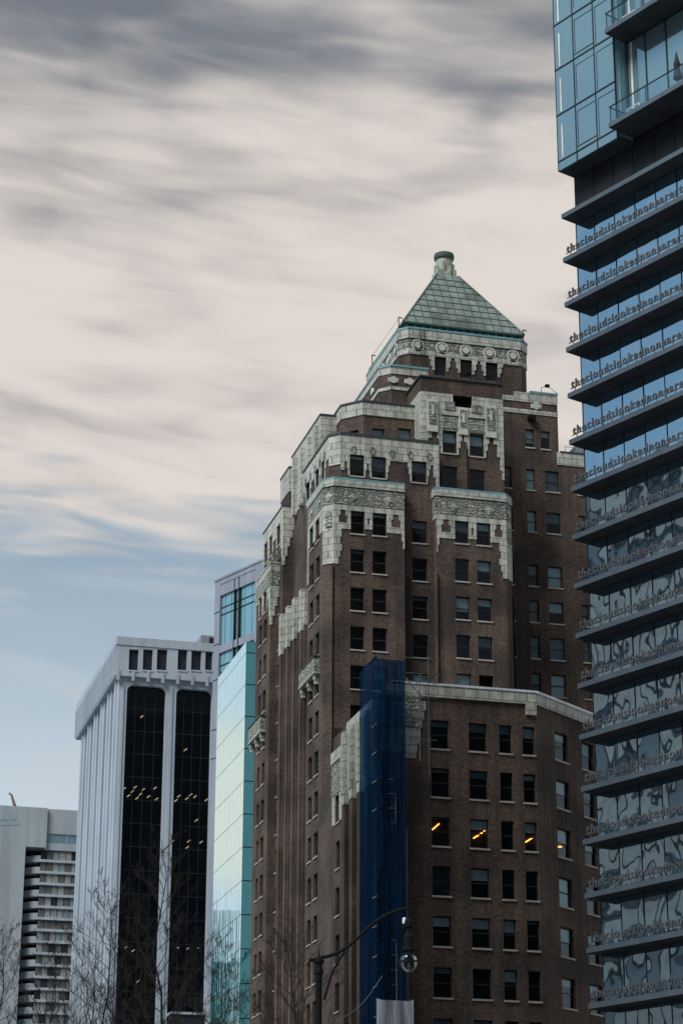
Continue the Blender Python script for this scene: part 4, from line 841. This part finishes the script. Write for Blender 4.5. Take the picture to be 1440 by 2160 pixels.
b = MB(); ur = gp.px(541, 1185)[0]; n = 8
prof = [(ur+5.5-5.5*math.cos(t*math.pi/16), ztg+0.3+3.0*math.sin(t*math.pi/16)) for t in range(0, 9)]
for (ua, za), (ub_, zb_) in zip(prof, prof[1:]): b.face([gp.p(ua, -2, za), gp.p(ub_, -2, zb_), gp.p(ub_, -9, zb_), gp.p(ua, -9, za)], 'greyp'); b.face([gp.p(ua, -2, ztg), gp.p(ub_, -2, ztg), gp.p(ub_, -2, zb_), gp.p(ua, -2, za)], 'greyp')
b.build('curved_roof', GP)

# ------------------------------------------------------------------ white ribbed tower
YW_ = 330.0; xw = on_y(250, 1460, YW_)[0]; ztw = on_y(250, 1345, YW_)[1]; yfar = on_x(170, 1500, xw)[0]
WT = thing('white_ribbed_tower', 'white concrete tower with dark glass bays and narrow ribs down its side', 'building', (xw, YW_, 0))
wf = Fr((xw, YW_), (xw+22, YW_)); wl = Fr((xw, yfar), (xw, YW_))
za0 = wf.px(262, 1428)[1]; zg = wf.px(300, 1446)[1]
g0 = [wf.px(267, 1600)[0]-0.3, wf.px(346, 1600)[0]]; g1 = [wf.px(368, 1600)[0], wf.px(444, 1600)[0]]
pil = [(0, g0[0]), (g0[1], g1[0]), (g1[1], 22)]
b = MB()
for i, (a_, c_) in enumerate(pil): b.fbox(wf, a_, c_, -1.2, 0, 0, za0, 'white'); b.fbox(wf, a_+(c_-a_)*0.36, a_+(c_-a_)*0.64, 0, 0.16, 0, za0-1, 'white')
for a_, c_ in (g0, g1):
    b.fbox(wf, a_, c_, -1.2, -0.003, zg, za0, 'white')
    for s, e in ((1, a_), (-1, c_)):                     # rounded bay heads
        r = 1.1; arc = [(e+s*(r-r*math.cos(t*math.pi/12)), zg-r+r*math.sin(t*math.pi/12)) for t in range(7)]
        for (ua, za), (ub_, zb_) in zip(arc, arc[1:]):
            b.face([wf.p(e, -0.02, zg), wf.p(ua, -0.02, za), wf.p(ub_, -0.02, zb_)], 'white'); b.face([wf.p(ua, -0.02, za), wf.p(ub_, -0.02, zb_), wf.p(ub_, -0.9, zb_), wf.p(ua, -0.9, za)], 'white')
b.build('pillar', WT)
M['towerpane'] = m_pane('smoked_glass', (0.16, 0.15, 0.14), 0.0)
for a_, c_ in (g0, g1):
    b = MB(); n = 4; us = [a_+(c_-a_)*j/n for j in range(n+1)]; z = 0; 
    while z < zg: 
        z1 = min(z+3.55, zg); tilt_panes(b, wf, us, z+0.05, z1-0.05, -0.85, 'towerpane', 0.006, 0.03); b.fbox(wf, a_, c_, -0.98, -0.84, z1-0.05, z1+0.03, 'mull'); b.fbox(wf, a_, c_, -7, -1.0, z1-0.25, z1+0.03, 'dark'); z = z1
    for u in us[1:-1]: b.fbox(wf, u-0.035, u+0.035, -0.95, -0.82, 0, zg, 'mull')
    b.build('glass_bay', WT)
b = MB(); b.fbox(wf, 0.5, 21.9, -7.2, -7.0, 0, ztw-1, 'dark'); b.build('core_wall', WT)
for x, y in ((262, 1664), (285, 1661), (302, 1666), (327, 1663), (279, 1670), (271, 1679), (296, 1676), (313, 1681), (330, 1686), (289, 1684), (299, 1512), (391, 1582), (377, 1680), (371, 1689), (402, 1677), (394, 1685), (411, 1681), (435, 1688), (414, 1731), (364, 1775), (398, 1775), (395, 1788), (424, 1777), (421, 1797), (246, 1998), (266, 1999), (281, 2006), (376, 1999), (397, 2001), (420, 1999), (291, 2071)):
    b = MB(); u, z = wf.px(x, y, -1.9); b.tube([wf.p(u-0.22, -1.9, z-0.18), wf.p(u+0.22, -1.9, z+0.18)], 0.09, key='spot', n=6); b.build('ceiling_lamp', WT)
# attic
wa = Fr(Vector(wf.p(-0.6, 0.6, 0)[:2]), Vector(wf.p(22, 0.6, 0)[:2])); wal = Fr(Vector(wl.p(0, 0.6, 0)[:2]), Vector(wl.p(wl.L+0.6, 0.6, 0)[:2]))
ha = []
for x0, x1 in ((272, 292), (301.5, 322), (331, 352.5), (375, 394.5), (403.5, 424.5), (433, 448)): u0, u1, z0, z1 = wa.rect(x0, 1370, x1, 1414); ha.append((u0, u1, z0, z1))
ha += [(ha[-1][0]+k*2.2, ha[-1][1]+0.4+k*2.2, ha[-1][2], ha[-1][3]) for k in (1,)]
hz0, hz1 = ha[0][2], ha[0][3]
b = MB(); wall(b, wa, za0, ztw, ha, 'white', 0.5, 1.2); hal = [(0.8+k*2.3, 1.9+k*2.3, hz0, hz1) for k in range(int((wal.L-1.5)/2.3))]
wall(b, wal, za0, ztw, hal, 'white', 0.9, 1.2)
b.face([wa.p(0, 0, za0), wa.p(wa.L, 0, za0), wa.p(wa.L, -1.5, za0), wa.p(0, -1.5, za0)], 'white'); b.face([wal.p(0, 0, za0+.002), wal.p(wal.L-1.5, 0, za0+.002), wal.p(wal.L-1.5, -1.5, za0+.002), wal.p(0, -1.5, za0+.002)], 'white')
b.face([wa.p(0, 0, ztw-.02), wa.p(wa.L, 0, ztw-.02), wa.p(wa.L, -wal.L, ztw-.02), wa.p(0, -wal.L, ztw-.02)], 'roof')
b.fbox(wa, -0.1, wa.L, -0.5, 0.12, ztw-1.3, ztw, 'white'); b.fbox(wal, 0, wal.L+0.05, -0.5, 0.115, ztw-1.3, ztw-0.004, 'white')
b.build('attic', WT)
for fr, hs in ((wa, ha), (wal, hal)):
    for h in hs: 
        if fr is wa:
            o = MB(); o.quad(fr, h[0], h[1], h[2], h[3], -0.45, 'mull'); o.fbox(fr, h[0]-0.02, h[1]+0.02, -0.05, 0.1, h[2]-0.25, h[2]-0.005, 'white'); o.build('attic_window', WT)
    for k in range(int(fr.L/1.15)):
        u = fr.L-0.35-k*1.15 if fr is wal else 0.35+k*1.15; f = MB()
        if fr is wal: f.fbox(fr, u-0.13, u+0.13, 0, 0.42, za0-0.1, hz1+0.3, 'white'); f.build('fin', WT)
        elif k % 2 == 0: f.fbox(fr, u-0.22, u+0.22, -0.3, 0.14, za0-0.7, za0+0.9, 'white2'); f.build('bracket', WT)
o = MB(); u0, z0 = wa.px(424, 1356, -3); o.fbox(wa, u0, u0+9, -9, -3, ztw-0.1, ztw+2.2, 'greyp'); o.fbox(wa, u0+1.3, u0+9, -3, -2.9, ztw+0.2, ztw+1.9, 'dark'); o.build('plant_room', WT)
# ribs on the side
b = MB(); b.quad(wl, 0, wl.L, 0, za0, -0.9, 'darkwall'); b.fbox(wl, 0, wl.L-1.3, -0.9, -0.3, za0-1.2, za0, 'white'); b.build('side_glass', WT)
edges = [(170, 178), (182.5, 191), (196, 204.5), (210, 219), (225, 234), (240.5, 250)]
nR = 6; pitch = wl.L/nR
for k in range(nR):
    r = MB(); u1 = wl.L-k*pitch; wdt = pitch*0.70
    r.fbox(wl, u1-wdt, u1-(0.02 if k == 0 else 0), -0.9, -0.001 if k else -0.003, 0, za0, 'white'); r.fbox(wl, u1-wdt*0.62, u1-wdt*0.38, 0, 0.2, 0, za0, 'white'); r.build('rib', WT)
pd = MB(); pu, pz = wf.px(362, 2140, 3); pd.fbox(wf, pu, pu+16, -0.5, 3, 0, pz, 'mull'); pd.fbox(wf, pu-0.2, pu+16, -0.5, 3.2, pz, pz+0.35, 'white2'); pd.build('podium', WT)

M['curtaind'] = m_plain('dark_curtain', (0.12, 0.12, 0.125), 0.9, var=0.3, scale=3)  # darker curtain tone, picked at random per pane
# ------------------------------------------------------------------ pale balcony tower at the left edge
YL = 430.0; lf = Fr((on_y(-70, 1900, YL)[0], YL), (on_y(175, 1900, YL)[0], YL))
LT = thing('pale_balcony_tower', 'pale concrete tower with a column of curved balconies at the far left', 'building', (lf.a.x, YL, 0))
ztl = lf.px(50, 1702)[1]; uc0, uc1, uc2 = lf.px(52, 1830)[0], lf.px(86, 1830)[0], lf.px(158, 1830)[0]
ztr = lf.px(130, 1707)[1]; zrec = lf.px(70, 1787)[1]; up = lf.px(96, 1740)[0]
b = MB(); wall(b, lf, 0, zrec, [], 'white2', u0=0, u1=uc0); wall(b, lf, zrec, ztl, [], 'white2', u0=0, u1=up)
b.fbox(lf, 0, up, -14, -0.01, ztl-0.5, ztl, 'white2'); b.fbox(lf, uc0-0.01, uc0, -4, 0, 0, zrec, 'white2'); b.fbox(lf, uc0, up, -4, -0.02, zrec, zrec+0.3, 'white2')
b.fbox(lf, up, lf.L, -12, -0.6, lf.px(130, 1759)[1], ztr, 'white2'); b.fbox(lf, up-0.02, up+0.3, -0.6, 0.002, zrec, ztl-0.02, 'white2'); b.fbox(lf, uc0, lf.L+3, -14, -4, 0, ztr-1, 'dark'); b.build('wall', LT)
zw_ = [lf.px(120, y, -0.6)[1] for y in (1796, 2141)]; dl = (zw_[0]-zw_[1])/14
s = MB(); z1, z0 = lf.px(125, 1760, -0.6)[1], lf.px(125, 1780, -0.6)[1]; s.quad(lf, up, lf.L, z0, z1, -0.8, 'stripglass'); s.fbox(lf, up, lf.L, -0.9, -0.6, lf.px(125, 1795, -0.6)[1], z0, 'white2')
for t in (0.55, ): s.fbox(lf, up+(lf.L-up)*t, up+(lf.L-up)*t+0.15, -0.8, -0.7, z0, z1, 'white')
s.build('window_band', LT)
for k in range(22):
    zt = zw_[0]-k*dl
    if zt < 3: break
    w = MB(); us = [uc1+(lf.L-uc1)*j/7 for j in range(8)]
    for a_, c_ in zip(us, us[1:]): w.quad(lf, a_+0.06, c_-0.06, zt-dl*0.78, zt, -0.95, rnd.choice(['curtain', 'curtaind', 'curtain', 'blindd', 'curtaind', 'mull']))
    w.quad(lf, uc1, lf.L, zt-dl, zt, -1.0, 'dark'); w.build('window_band', LT)
    w = MB(); w.fbox(lf, uc1, lf.L, -1.0, -0.6, zt-dl, zt-dl*0.78, 'white'); w.build('floor_band', LT)
    bz = zt-dl+0.0; w = MB(); pts = [(uc0+(uc1-uc0)*t/6, -3.4+2.6*math.sin(t/6*math.pi/2)) for t in range(7)]
    for (ua, da), (ub_, db) in zip(pts, pts[1:]):
        w.face([lf.p(ua, da, bz), lf.p(ub_, db, bz), lf.p(ub_, db, bz+1.25), lf.p(ua, da, bz+1.25)], 'white2'); w.face([lf.p(ua, da, bz), lf.p(ub_, db, bz), lf.p(ub_, -4, bz), lf.p(ua, -4, bz)], 'white2')
        w.face([lf.p(ua, da+0.0, bz+1.25), lf.p(ub_, db, bz+1.25), lf.p(ub_, db-0.2, bz+1.25), lf.p(ua, da-0.2, bz+1.25)], 'white2')
    w.build('balcony', LT)
s = MB()
for row, (y, xs) in enumerate(((1722, (3, 10, 17, 24, 32)), (1735, (2, 9, 16, 23, 31, 39)))):
    for i, x in enumerate(xs):
        u, z = lf.px(x, y); h = 0.55 if row else 0.75
        if (i+row) % 2: s.fbox(lf, u-0.28, u+0.28, 0, 0.06, z-h, z-h+0.25, 'sign'); s.fbox(lf, u-0.28, u-0.08, 0, 0.05, z-h+0.25, z+h, 'sign')
        else: s.face([lf.p(u-0.34, 0.05, z-h), lf.p(u+0.34, 0.05, z-h), lf.p(u, 0.05, z+h)], 'sign')
s.build('sign', LT)
for f in (lambda: 0,): f()
# crane beyond it
cp = at_dist(32, 1702, 520.0); CR = thing('tower_crane', 'small hooked crane jib standing above the pale balcony tower', 'crane', (cp.x, cp.y, 0))
c0, c1, c2, c3 = at_dist(31.5, 1702, 520), at_dist(24.5, 1678, 520), at_dist(20.5, 1673.5, 520), at_dist(18.5, 1676, 520)
b = MB(); b.tube([(cp.x, cp.y, 0), c0], 0.5, key='crane', n=4); b.build('mast', CR)
b = MB(); b.tube([c0, c1], 0.5, 0.3, key='crane', n=4); b.tube([c1, c2, c3], 0.3, 0.22, key='crane', n=5); b.build('jib', CR)

# ------------------------------------------------------------------ street: ground, carriageway, kerbs
def sheet(name, pts, z, key):
    b = MB(); b.face([(x, y, z) for x, y in pts], key); return struct(b.build(name))
sheet('ground', [(-3000, -3000), (3000, -3000), (3000, 4000), (-3000, 4000)], 0.0, 'paving')
sheet('road', [(-9, -400), (9, -400), (36, 140), (36, 900), (18, 900), (18, 140)], 0.004, 'asphalt')

# ------------------------------------------------------------------ across the street: the blocks the glass mirrors
ob = Fr((-26, 115), (-50, 175)); Nn = Vector((ob.N.x, ob.N.y))
if Nn.dot(Vector((1, 0.2))) < 0: ob = Fr((-50, 175), (-26, 115))
OB = thing('pale_office_block', 'pale gridded office block mirrored in the blue glass tower, out of the frame itself', 'building', (-34, 135, 0))
hO = []; zo = 0
b = MB(); H = 84
b.quad(ob, 0, ob.L, 0, H, 0, 'greyp'); 
pts = [ob.p(0, 0, 0)[:2], ob.p(ob.L, 0, 0)[:2], ob.p(ob.L, -20, 0)[:2], ob.p(0, -20, 0)[:2]]
b.prism(pts, 0, H-0.05, 'white2', sides=True)
b.build('wall', OB)
z = 5; 
while z < H-3:
    w = MB(); w.fbox(ob, 0.5, ob.L-0.5, 0, 0.06, z, z+0.3, 'mull')
    u = 1.0
    while u < ob.L-3: w.fbox(ob, u, u+0.14, 0.061, 0.12, z+0.5, z+5.0, 'mull'); w.quad(ob, u+0.3, u+3.1, z+0.8, z+4.6, 0.03, rnd.choice(['wpaint', 'wpaint', 'white2', 'wpaint'])); u += 3.4
    w.build('floor_band', OB); z += 5.4

# stepped glass block mirrored low in the mirror glass
TG = thing('stepped_teal_block', 'stepped teal glass block mirrored low in the mirror glass, out of the frame itself', 'building', (30, 360, 0))
for x0, x1, hh in ((19, 24.5, 58), (24.5, 29, 66), (29, 33, 61), (33, 37.5, 69)):
    w = MB(); w.box(x0, x1-0.01, 352, 375, 0, hh, 'deepteal')
    z = 4
    while z < hh: w.box(x0-0.02, x1+0.01, 351.9, 352, z, z+0.5, 'mull'); z += 4
    w.build('glass_block', TG)

# tall unseen block added on the near left: it shades the foot of the brick tower and the lower glass storeys
CB_ = thing('added_shade_block', 'tall plain block added out of the frame to shade the lower storeys', 'building', (-22, 95, 0))
w = MB(); w.box(-37, -8, 78, 112, 0, 124, 'greyp'); w.build('wall', CB_)
w = MB(); w.box(-34, -11, 81, 109, 124, 128, 'greyp'); w.build('plant_room', CB_)
z = 5
while z < 120: 
    w = MB(); w.box(-37.05, -7.95, 77.95, 112.05, z, z+1.8, 'blackglass'); w.build('window_band', CB_); z += 3.6

# ------------------------------------------------------------------ scaffold under blue net at the corner of the front block
yS0, xS0 = YB-1.6, on_y(795, 1700, YB-1.6)[0]; xS1 = on_y(856, 1700, yS0)[0]
xSl = xS0; ySb = on_x(758.5, 1700, xSl)[0]; zS = on_y(825, 1394, yS0)[1]; zSb = on_x(758.5, 1418, xSl)[1]
SC = thing('scaffold_tower', 'scaffold tower wrapped in deep blue net at the corner of the brick front block', 'scaffold', (xS0, yS0, 0))
sf = Fr((xS0, yS0), (xS1, yS0)); ss = Fr((xSl, ySb), (xSl, yS0))
znet = on_y(830, 2112, yS0)[1]; usheet = sf.px(790, 2140)[0]
def billow(fr, u0, u1, z0, z1, key, nu, nz, amp, seed, slope=0.0):
    b = MB(); r = random.Random(seed); ph = [r.uniform(0, 6.3) for _ in range(6)]
    def P(i, j):
        u = u0+(u1-u0)*i/nu; z = z0+(z1-z0)*j/nz; e = math.sin(math.pi*i/nu)**0.5 if 0 < i < nu else 0
        z += slope*(1-i/nu)*(j/nz)
        sag = 0.10*math.sin(j*0.9+ph[3]) if j == nz and 0 < i < nu else 0
        return fr.p(u, amp*e*(math.sin(u*2.1+ph[0])*0.4+math.sin(u*4.7+ph[1]+z*0.08)*0.35+math.sin(z*0.55+ph[2]+u)*0.5), z+sag)
    for i in range(nu):
        for j in range(nz): b.face([P(i, j), P(i+1, j), P(i+1, j+1), P(i, j+1)], key)
    return b
billow(sf, 0, sf.L, znet-0.15, zS, 'net', 12, 60, 0.16, 3).build('net', SC)
billow(ss, 0, ss.L, 2, zSb, 'net', 6, 60, 0.10, 5).build('net', SC)
zq = on_x(795, 1394, xSl)[1]; b = MB(); b.face([ss.p(0, 0, zSb), ss.p(ss.L, 0, zSb), ss.p(ss.L, 0, zS)], 'net'); b.build('net', SC)
sf2 = Fr(Vector(sf.p(0, 0.12, 0)[:2]), Vector(sf.p(sf.L, 0.12, 0)[:2])); w = billow(sf2, -0.1, sf.L+0.4, 2, znet+0.1, 'sheet', 8, 14, 0.14, 8); 
o = w.build('white_sheet', SC); o['label'] = 'white sheet hanging below the blue net'
pb = MB(); 
lifts = []; z = 4.0
while z < zS-0.5: lifts.append(z); z += 2.0
ups = [(sf, u, d) for u in (0.1, sf.L*0.33, sf.L*0.66, sf.L-0.1) for d in (-0.15, -1.25)]+[(sf, sf.L+u, d) for u in (1.0, 2.2) for d in (0.1, -0.6)]
for i, (fr, u, d) in enumerate(ups): 
    t = MB(); out_ = u > sf.L; t.tube([fr.p(u, d, zB-0.5 if out_ and (d < -0.3 or u > sf.L+2) else (zB-6 if out_ else 0)), fr.p(u, d, (zS-0.9 if out_ else zS+(0.5 if i == 0 else -0.1)))], 0.045, key='steel', n=5); t.build('standard', SC)
for k, z in enumerate(lifts):
    t = MB()
    for d in (-0.15, -1.25): t.tube([sf.p(0, d, z), sf.p(sf.L, d, z)], 0.04, key='steel', n=4); t.tube([sf.p(0, d, z+1.0), sf.p(sf.L, d, z+1.0)], 0.035, key='steel', n=4)
    t.tube([sf.p(0.1, -0.12, z), sf.p(sf.L*0.33, -0.12, z+2.0)] if k % 2 else [sf.p(sf.L*0.66, -0.12, z+2.0), sf.p(sf.L-0.1, -0.12, z)], 0.035, key='steel', n=4); t.build('ledger', SC)
    d_ = MB(); d_.fbox(sf, 0, sf.L, -1.2, -0.2, z-0.12, z-0.06, 'plank'); d_.build('platform', SC)
t = MB()
for z in (zB+0.3, zB+1.4, zS-1.4): t.tube([sf.p(sf.L, 0.1, z), sf.p(sf.L+2.6, 0.1, z)], 0.04, key='steel', n=4)
t.tube([sf.p(sf.L, 0.12, zS-1.2), sf.p(sf.L+1.3, 0.12, zS-2.6)], 0.05, key='plank', n=5); t.tube([sf.p(sf.L+1.0, 0.1, zB+0.2), sf.p(sf.L+2.2, 0.1, zS-1.2)], 0.035, key='steel', n=4); t.tube([sf.p(sf.L+0.02, 0.05, znet), sf.p(sf.L+0.02, 0.05, zS-12)], 0.03, key='steel', n=4); t.build('ledger', SC)
t = MB(); u = sf.px(870, 1480)[0]
for z in (zB-4.5, zB-3, zB-1.5): t.tube([sf.p(sf.L, 0.3, z), sf.p(sf.L+2.2, 0.3, z)], 0.035, key='steel', n=4)
t.tube([sf.p(sf.L+1.6, 0.3, zB-7), sf.p(sf.L+1.6, 0.3, zB+1.6)], 0.04, key='steel', n=4); t.build('ledger', SC)

# ------------------------------------------------------------------ street lamp
LD = 42.0
def lp(x, y, d=LD): return at_dist(x, y, d)
base = lp(672, 2060); SL = thing('street_lamp', 'black street lamp with a long curved arm and a hanging clear globe', 'street lamp', (base.x, base.y, 0))
ztp = lp(672, 2032).z
b = MB(); b.lathe((base.x, base.y, 0), [(0.22, 0), (0.22, 0.5), (0.11, 0.7), (0.075, ztp*0.5), (0.062, ztp)], 'iron', 14); b.tube([(base.x, base.y, ztp), (base.x, base.y, lp(672, 2005).z)], 0.03, 0.008, 'iron', 6)
b.lathe((base.x, base.y, ztp), [(0.065, -0.22), (0.085, -0.2), (0.085, -0.14), (0.07, -0.1), (0.07, -0.02), (0.1, 0.0), (0.1, 0.05), (0.04, 0.09)], 'iron', 14); b.build('pole', SL)
arm = [(651, 2026.5), (662, 2025), (676, 2021), (692, 2018), (706, 2013), (722, 2005), (738, 1994), (755, 1979), (772, 1962), (790, 1946), (808, 1934), (828, 1925), (846, 1919.5), (861, 1917)]
b = MB(); P_ = [lp(x, y) for x, y in arm]; b.tube(P_, 0.035, 0.026, 'iron', 8); b.build('arm', SL)
b = MB(); b.tube([lp(x, y) for x, y in ((683, 2110), (689, 2090), (697, 2062), (705, 2042), (715, 2026), (727, 2008))], 0.022, 0.022, 'iron', 7); b.build('brace', SL)
lc = lp(862, 2025); H_ = lambda y: lp(862, y).z
b = MB(); b.tube([(lc.x, lc.y, H_(1917)), (lc.x, lc.y, H_(1940))], 0.022, key='iron', n=8); b.build('hanger', SL)
b = MB(); b.lathe((lc.x, lc.y, 0), [(0.05, H_(1938)), (0.085, H_(1945)), (0.085, H_(1956)), (0.05, H_(1960)), (0.05, H_(1968)), (0.075, H_(1972)), (0.105, H_(1977)), (0.10, H_(1980)), (0.10, H_(2000)), (0.125, H_(2003)), (0.125, H_(2006))], 'iron', 16); hd_ = b.build('head', SL)
b = MB(); pc = lp(852.5, 1943); b.lathe((pc.x, pc.y, pc.z), [(0.03, -0.06), (0.036, -0.05), (0.036, 0.04), (0.02, 0.06)], 'wpaint', 10); b.lathe((pc.x, pc.y, pc.z), [(0.05, -0.14), (0.05, -0.061)], 'iron', 10); b.build('photocell', SL)
gr = 17.5/4770*LD*1.02; zc = H_(2030)
b = MB(); b.lathe((lc.x, lc.y, zc), [(gr*math.cos(t), gr*1.22*math.sin(t)) for t in [math.pi/2*0.72-k*(math.pi/2*1.68)/16 for k in range(17)]], 'globe', 22); b.build('globe', SL, True)
b = MB(); b.lathe((lc.x, lc.y, zc), [(gr*1.03, -0.018), (gr*1.07, 0), (gr*1.03, 0.018)], 'iron', 22); b.build('globe_band', SL)
b = MB(); b.lathe((lc.x, lc.y, zc), [(0.02, -0.12), (0.03, -0.08), (0.025, 0.1)], 'blindd', 8); b.lathe((lc.x, lc.y, zc), [(0.05, 0.06), (gr*0.8, 0.02), (gr*0.85, 0.12), (0.08, 0.17)], 'iron', 14); b.build('bulb', SL)
CB = MB()
c1_, c2_ = lp(703, 2155, 60), lp(800, 2068, 75)
pts = [c1_.lerp(c2_, t/8)+Vector((0, 0, -0.25*math.sin(t/8*math.pi))) for t in range(9)]; e0 = pts[0]+(pts[0]-pts[1])*8
CB.tube([e0]+pts+[pts[-1]+(pts[-1]-pts[-2])*0.6], 0.010, key='cable', n=5)
tag(CB.build('overhead_cable'), 'thin pale cable slanting in front of the blue scaffold net', 'cable')

# ------------------------------------------------------------------ bare street trees
def bare_tree(label, px, ytop, D, spread, seed, key='bark', dens=1.0, lean=0.0, upsweep=0.75, group='bare street trees'):
    r = random.Random(seed); top = at_dist(px, ytop, D); base = Vector((top.x-lean, top.y, 0)); Ht = top.z
    T = thing('bare_tree', label, 'tree', tuple(base), group)
    tr = MB(); n = 14; line = []
    for i in range(n+1):
        t = i/n; w = Ht*0.006*(1 if 0 < i < n else 0); line.append(Vector((base.x+lean*t+r.uniform(-w, w)*2, base.y+r.uniform(-w, w)*2, Ht*t)))
    tr.tube(line, Ht*0.0062, 0.006, key, 7); tr.build('trunk', T)
    cr = MB()
    def twig(p, d, L, rad, lev):
        k = 5 if lev < 2 else 4; pts = [p]; dd = d.copy()
        for i in range(k):
            dd = (dd+Vector((r.uniform(-.22, .22), r.uniform(-.22, .22), r.uniform(-.08, .20)))).normalized(); pts.append(pts[-1]+dd*(L/k))
        cr.tube(pts, rad, max(rad*0.4, 0.0022), key, 4 if lev else 5)
        if lev < 3:
            m = int((8 if lev == 0 else 6 if lev == 1 else 3)*dens)
            for q in range(m):
                t = r.uniform(0.2, 0.98)*k; i = min(int(t), k-1); pp = pts[i].lerp(pts[i+1], t-i); s = Vector((r.uniform(-1, 1), r.uniform(-1, 1), r.uniform(-0.1, 0.9))).normalized()
                twig(pp, (dd*0.75+s*0.85).normalized(), L*r.uniform(0.3, 0.52)*(1.05-t/k*0.45), max(rad*0.5, 0.0034), lev+1)
    nb = int(64*dens)
    for i in range(nb):
        t = 0.22+0.76*(i+r.random())/nb; j = min(int(t*n), n-1); p = line[j].lerp(line[j+1], t*n-j); a = i*2.4+r.uniform(-.5, .5)
        d = Vector((math.cos(a), math.sin(a), upsweep+r.uniform(-.15, .3))).normalized(); twig(p, d, spread*(1.08-t)*r.uniform(0.75, 1.2)+0.35, Ht*0.0013*(1.1-t)+0.006, 0)
    cr.build('crown', T); return T
bare_tree('tall narrow bare tree with a straight trunk before the dark glass bays', 341, 1772, 62, 4.6, 21, dens=1.0, upsweep=0.8)
bare_tree('bare tree with a wide crown before the white ribbed tower side', 228, 1880, 70, 5.8, 22, dens=1.0, upsweep=0.6)
bare_tree('bare tree at the bottom left before the balcony column', 118, 1985, 74, 5.0, 25, dens=0.9, upsweep=0.6)
bare_tree('bare tree at the left edge before the blank pale wall', 4, 1950, 76, 5.0, 23, dens=1.0, upsweep=0.6)
bare_tree('dense greenish bare tree before the foot of the mirror glass block', 478, 1985, 90, 5.6, 24, 'twig', 1.15, 0.0, 0.5)
bare_tree('dark bare tree before the ribbed brick flank, left of the lamp post', 622, 1945, 58, 4.2, 26, dens=0.85, upsweep=0.6)
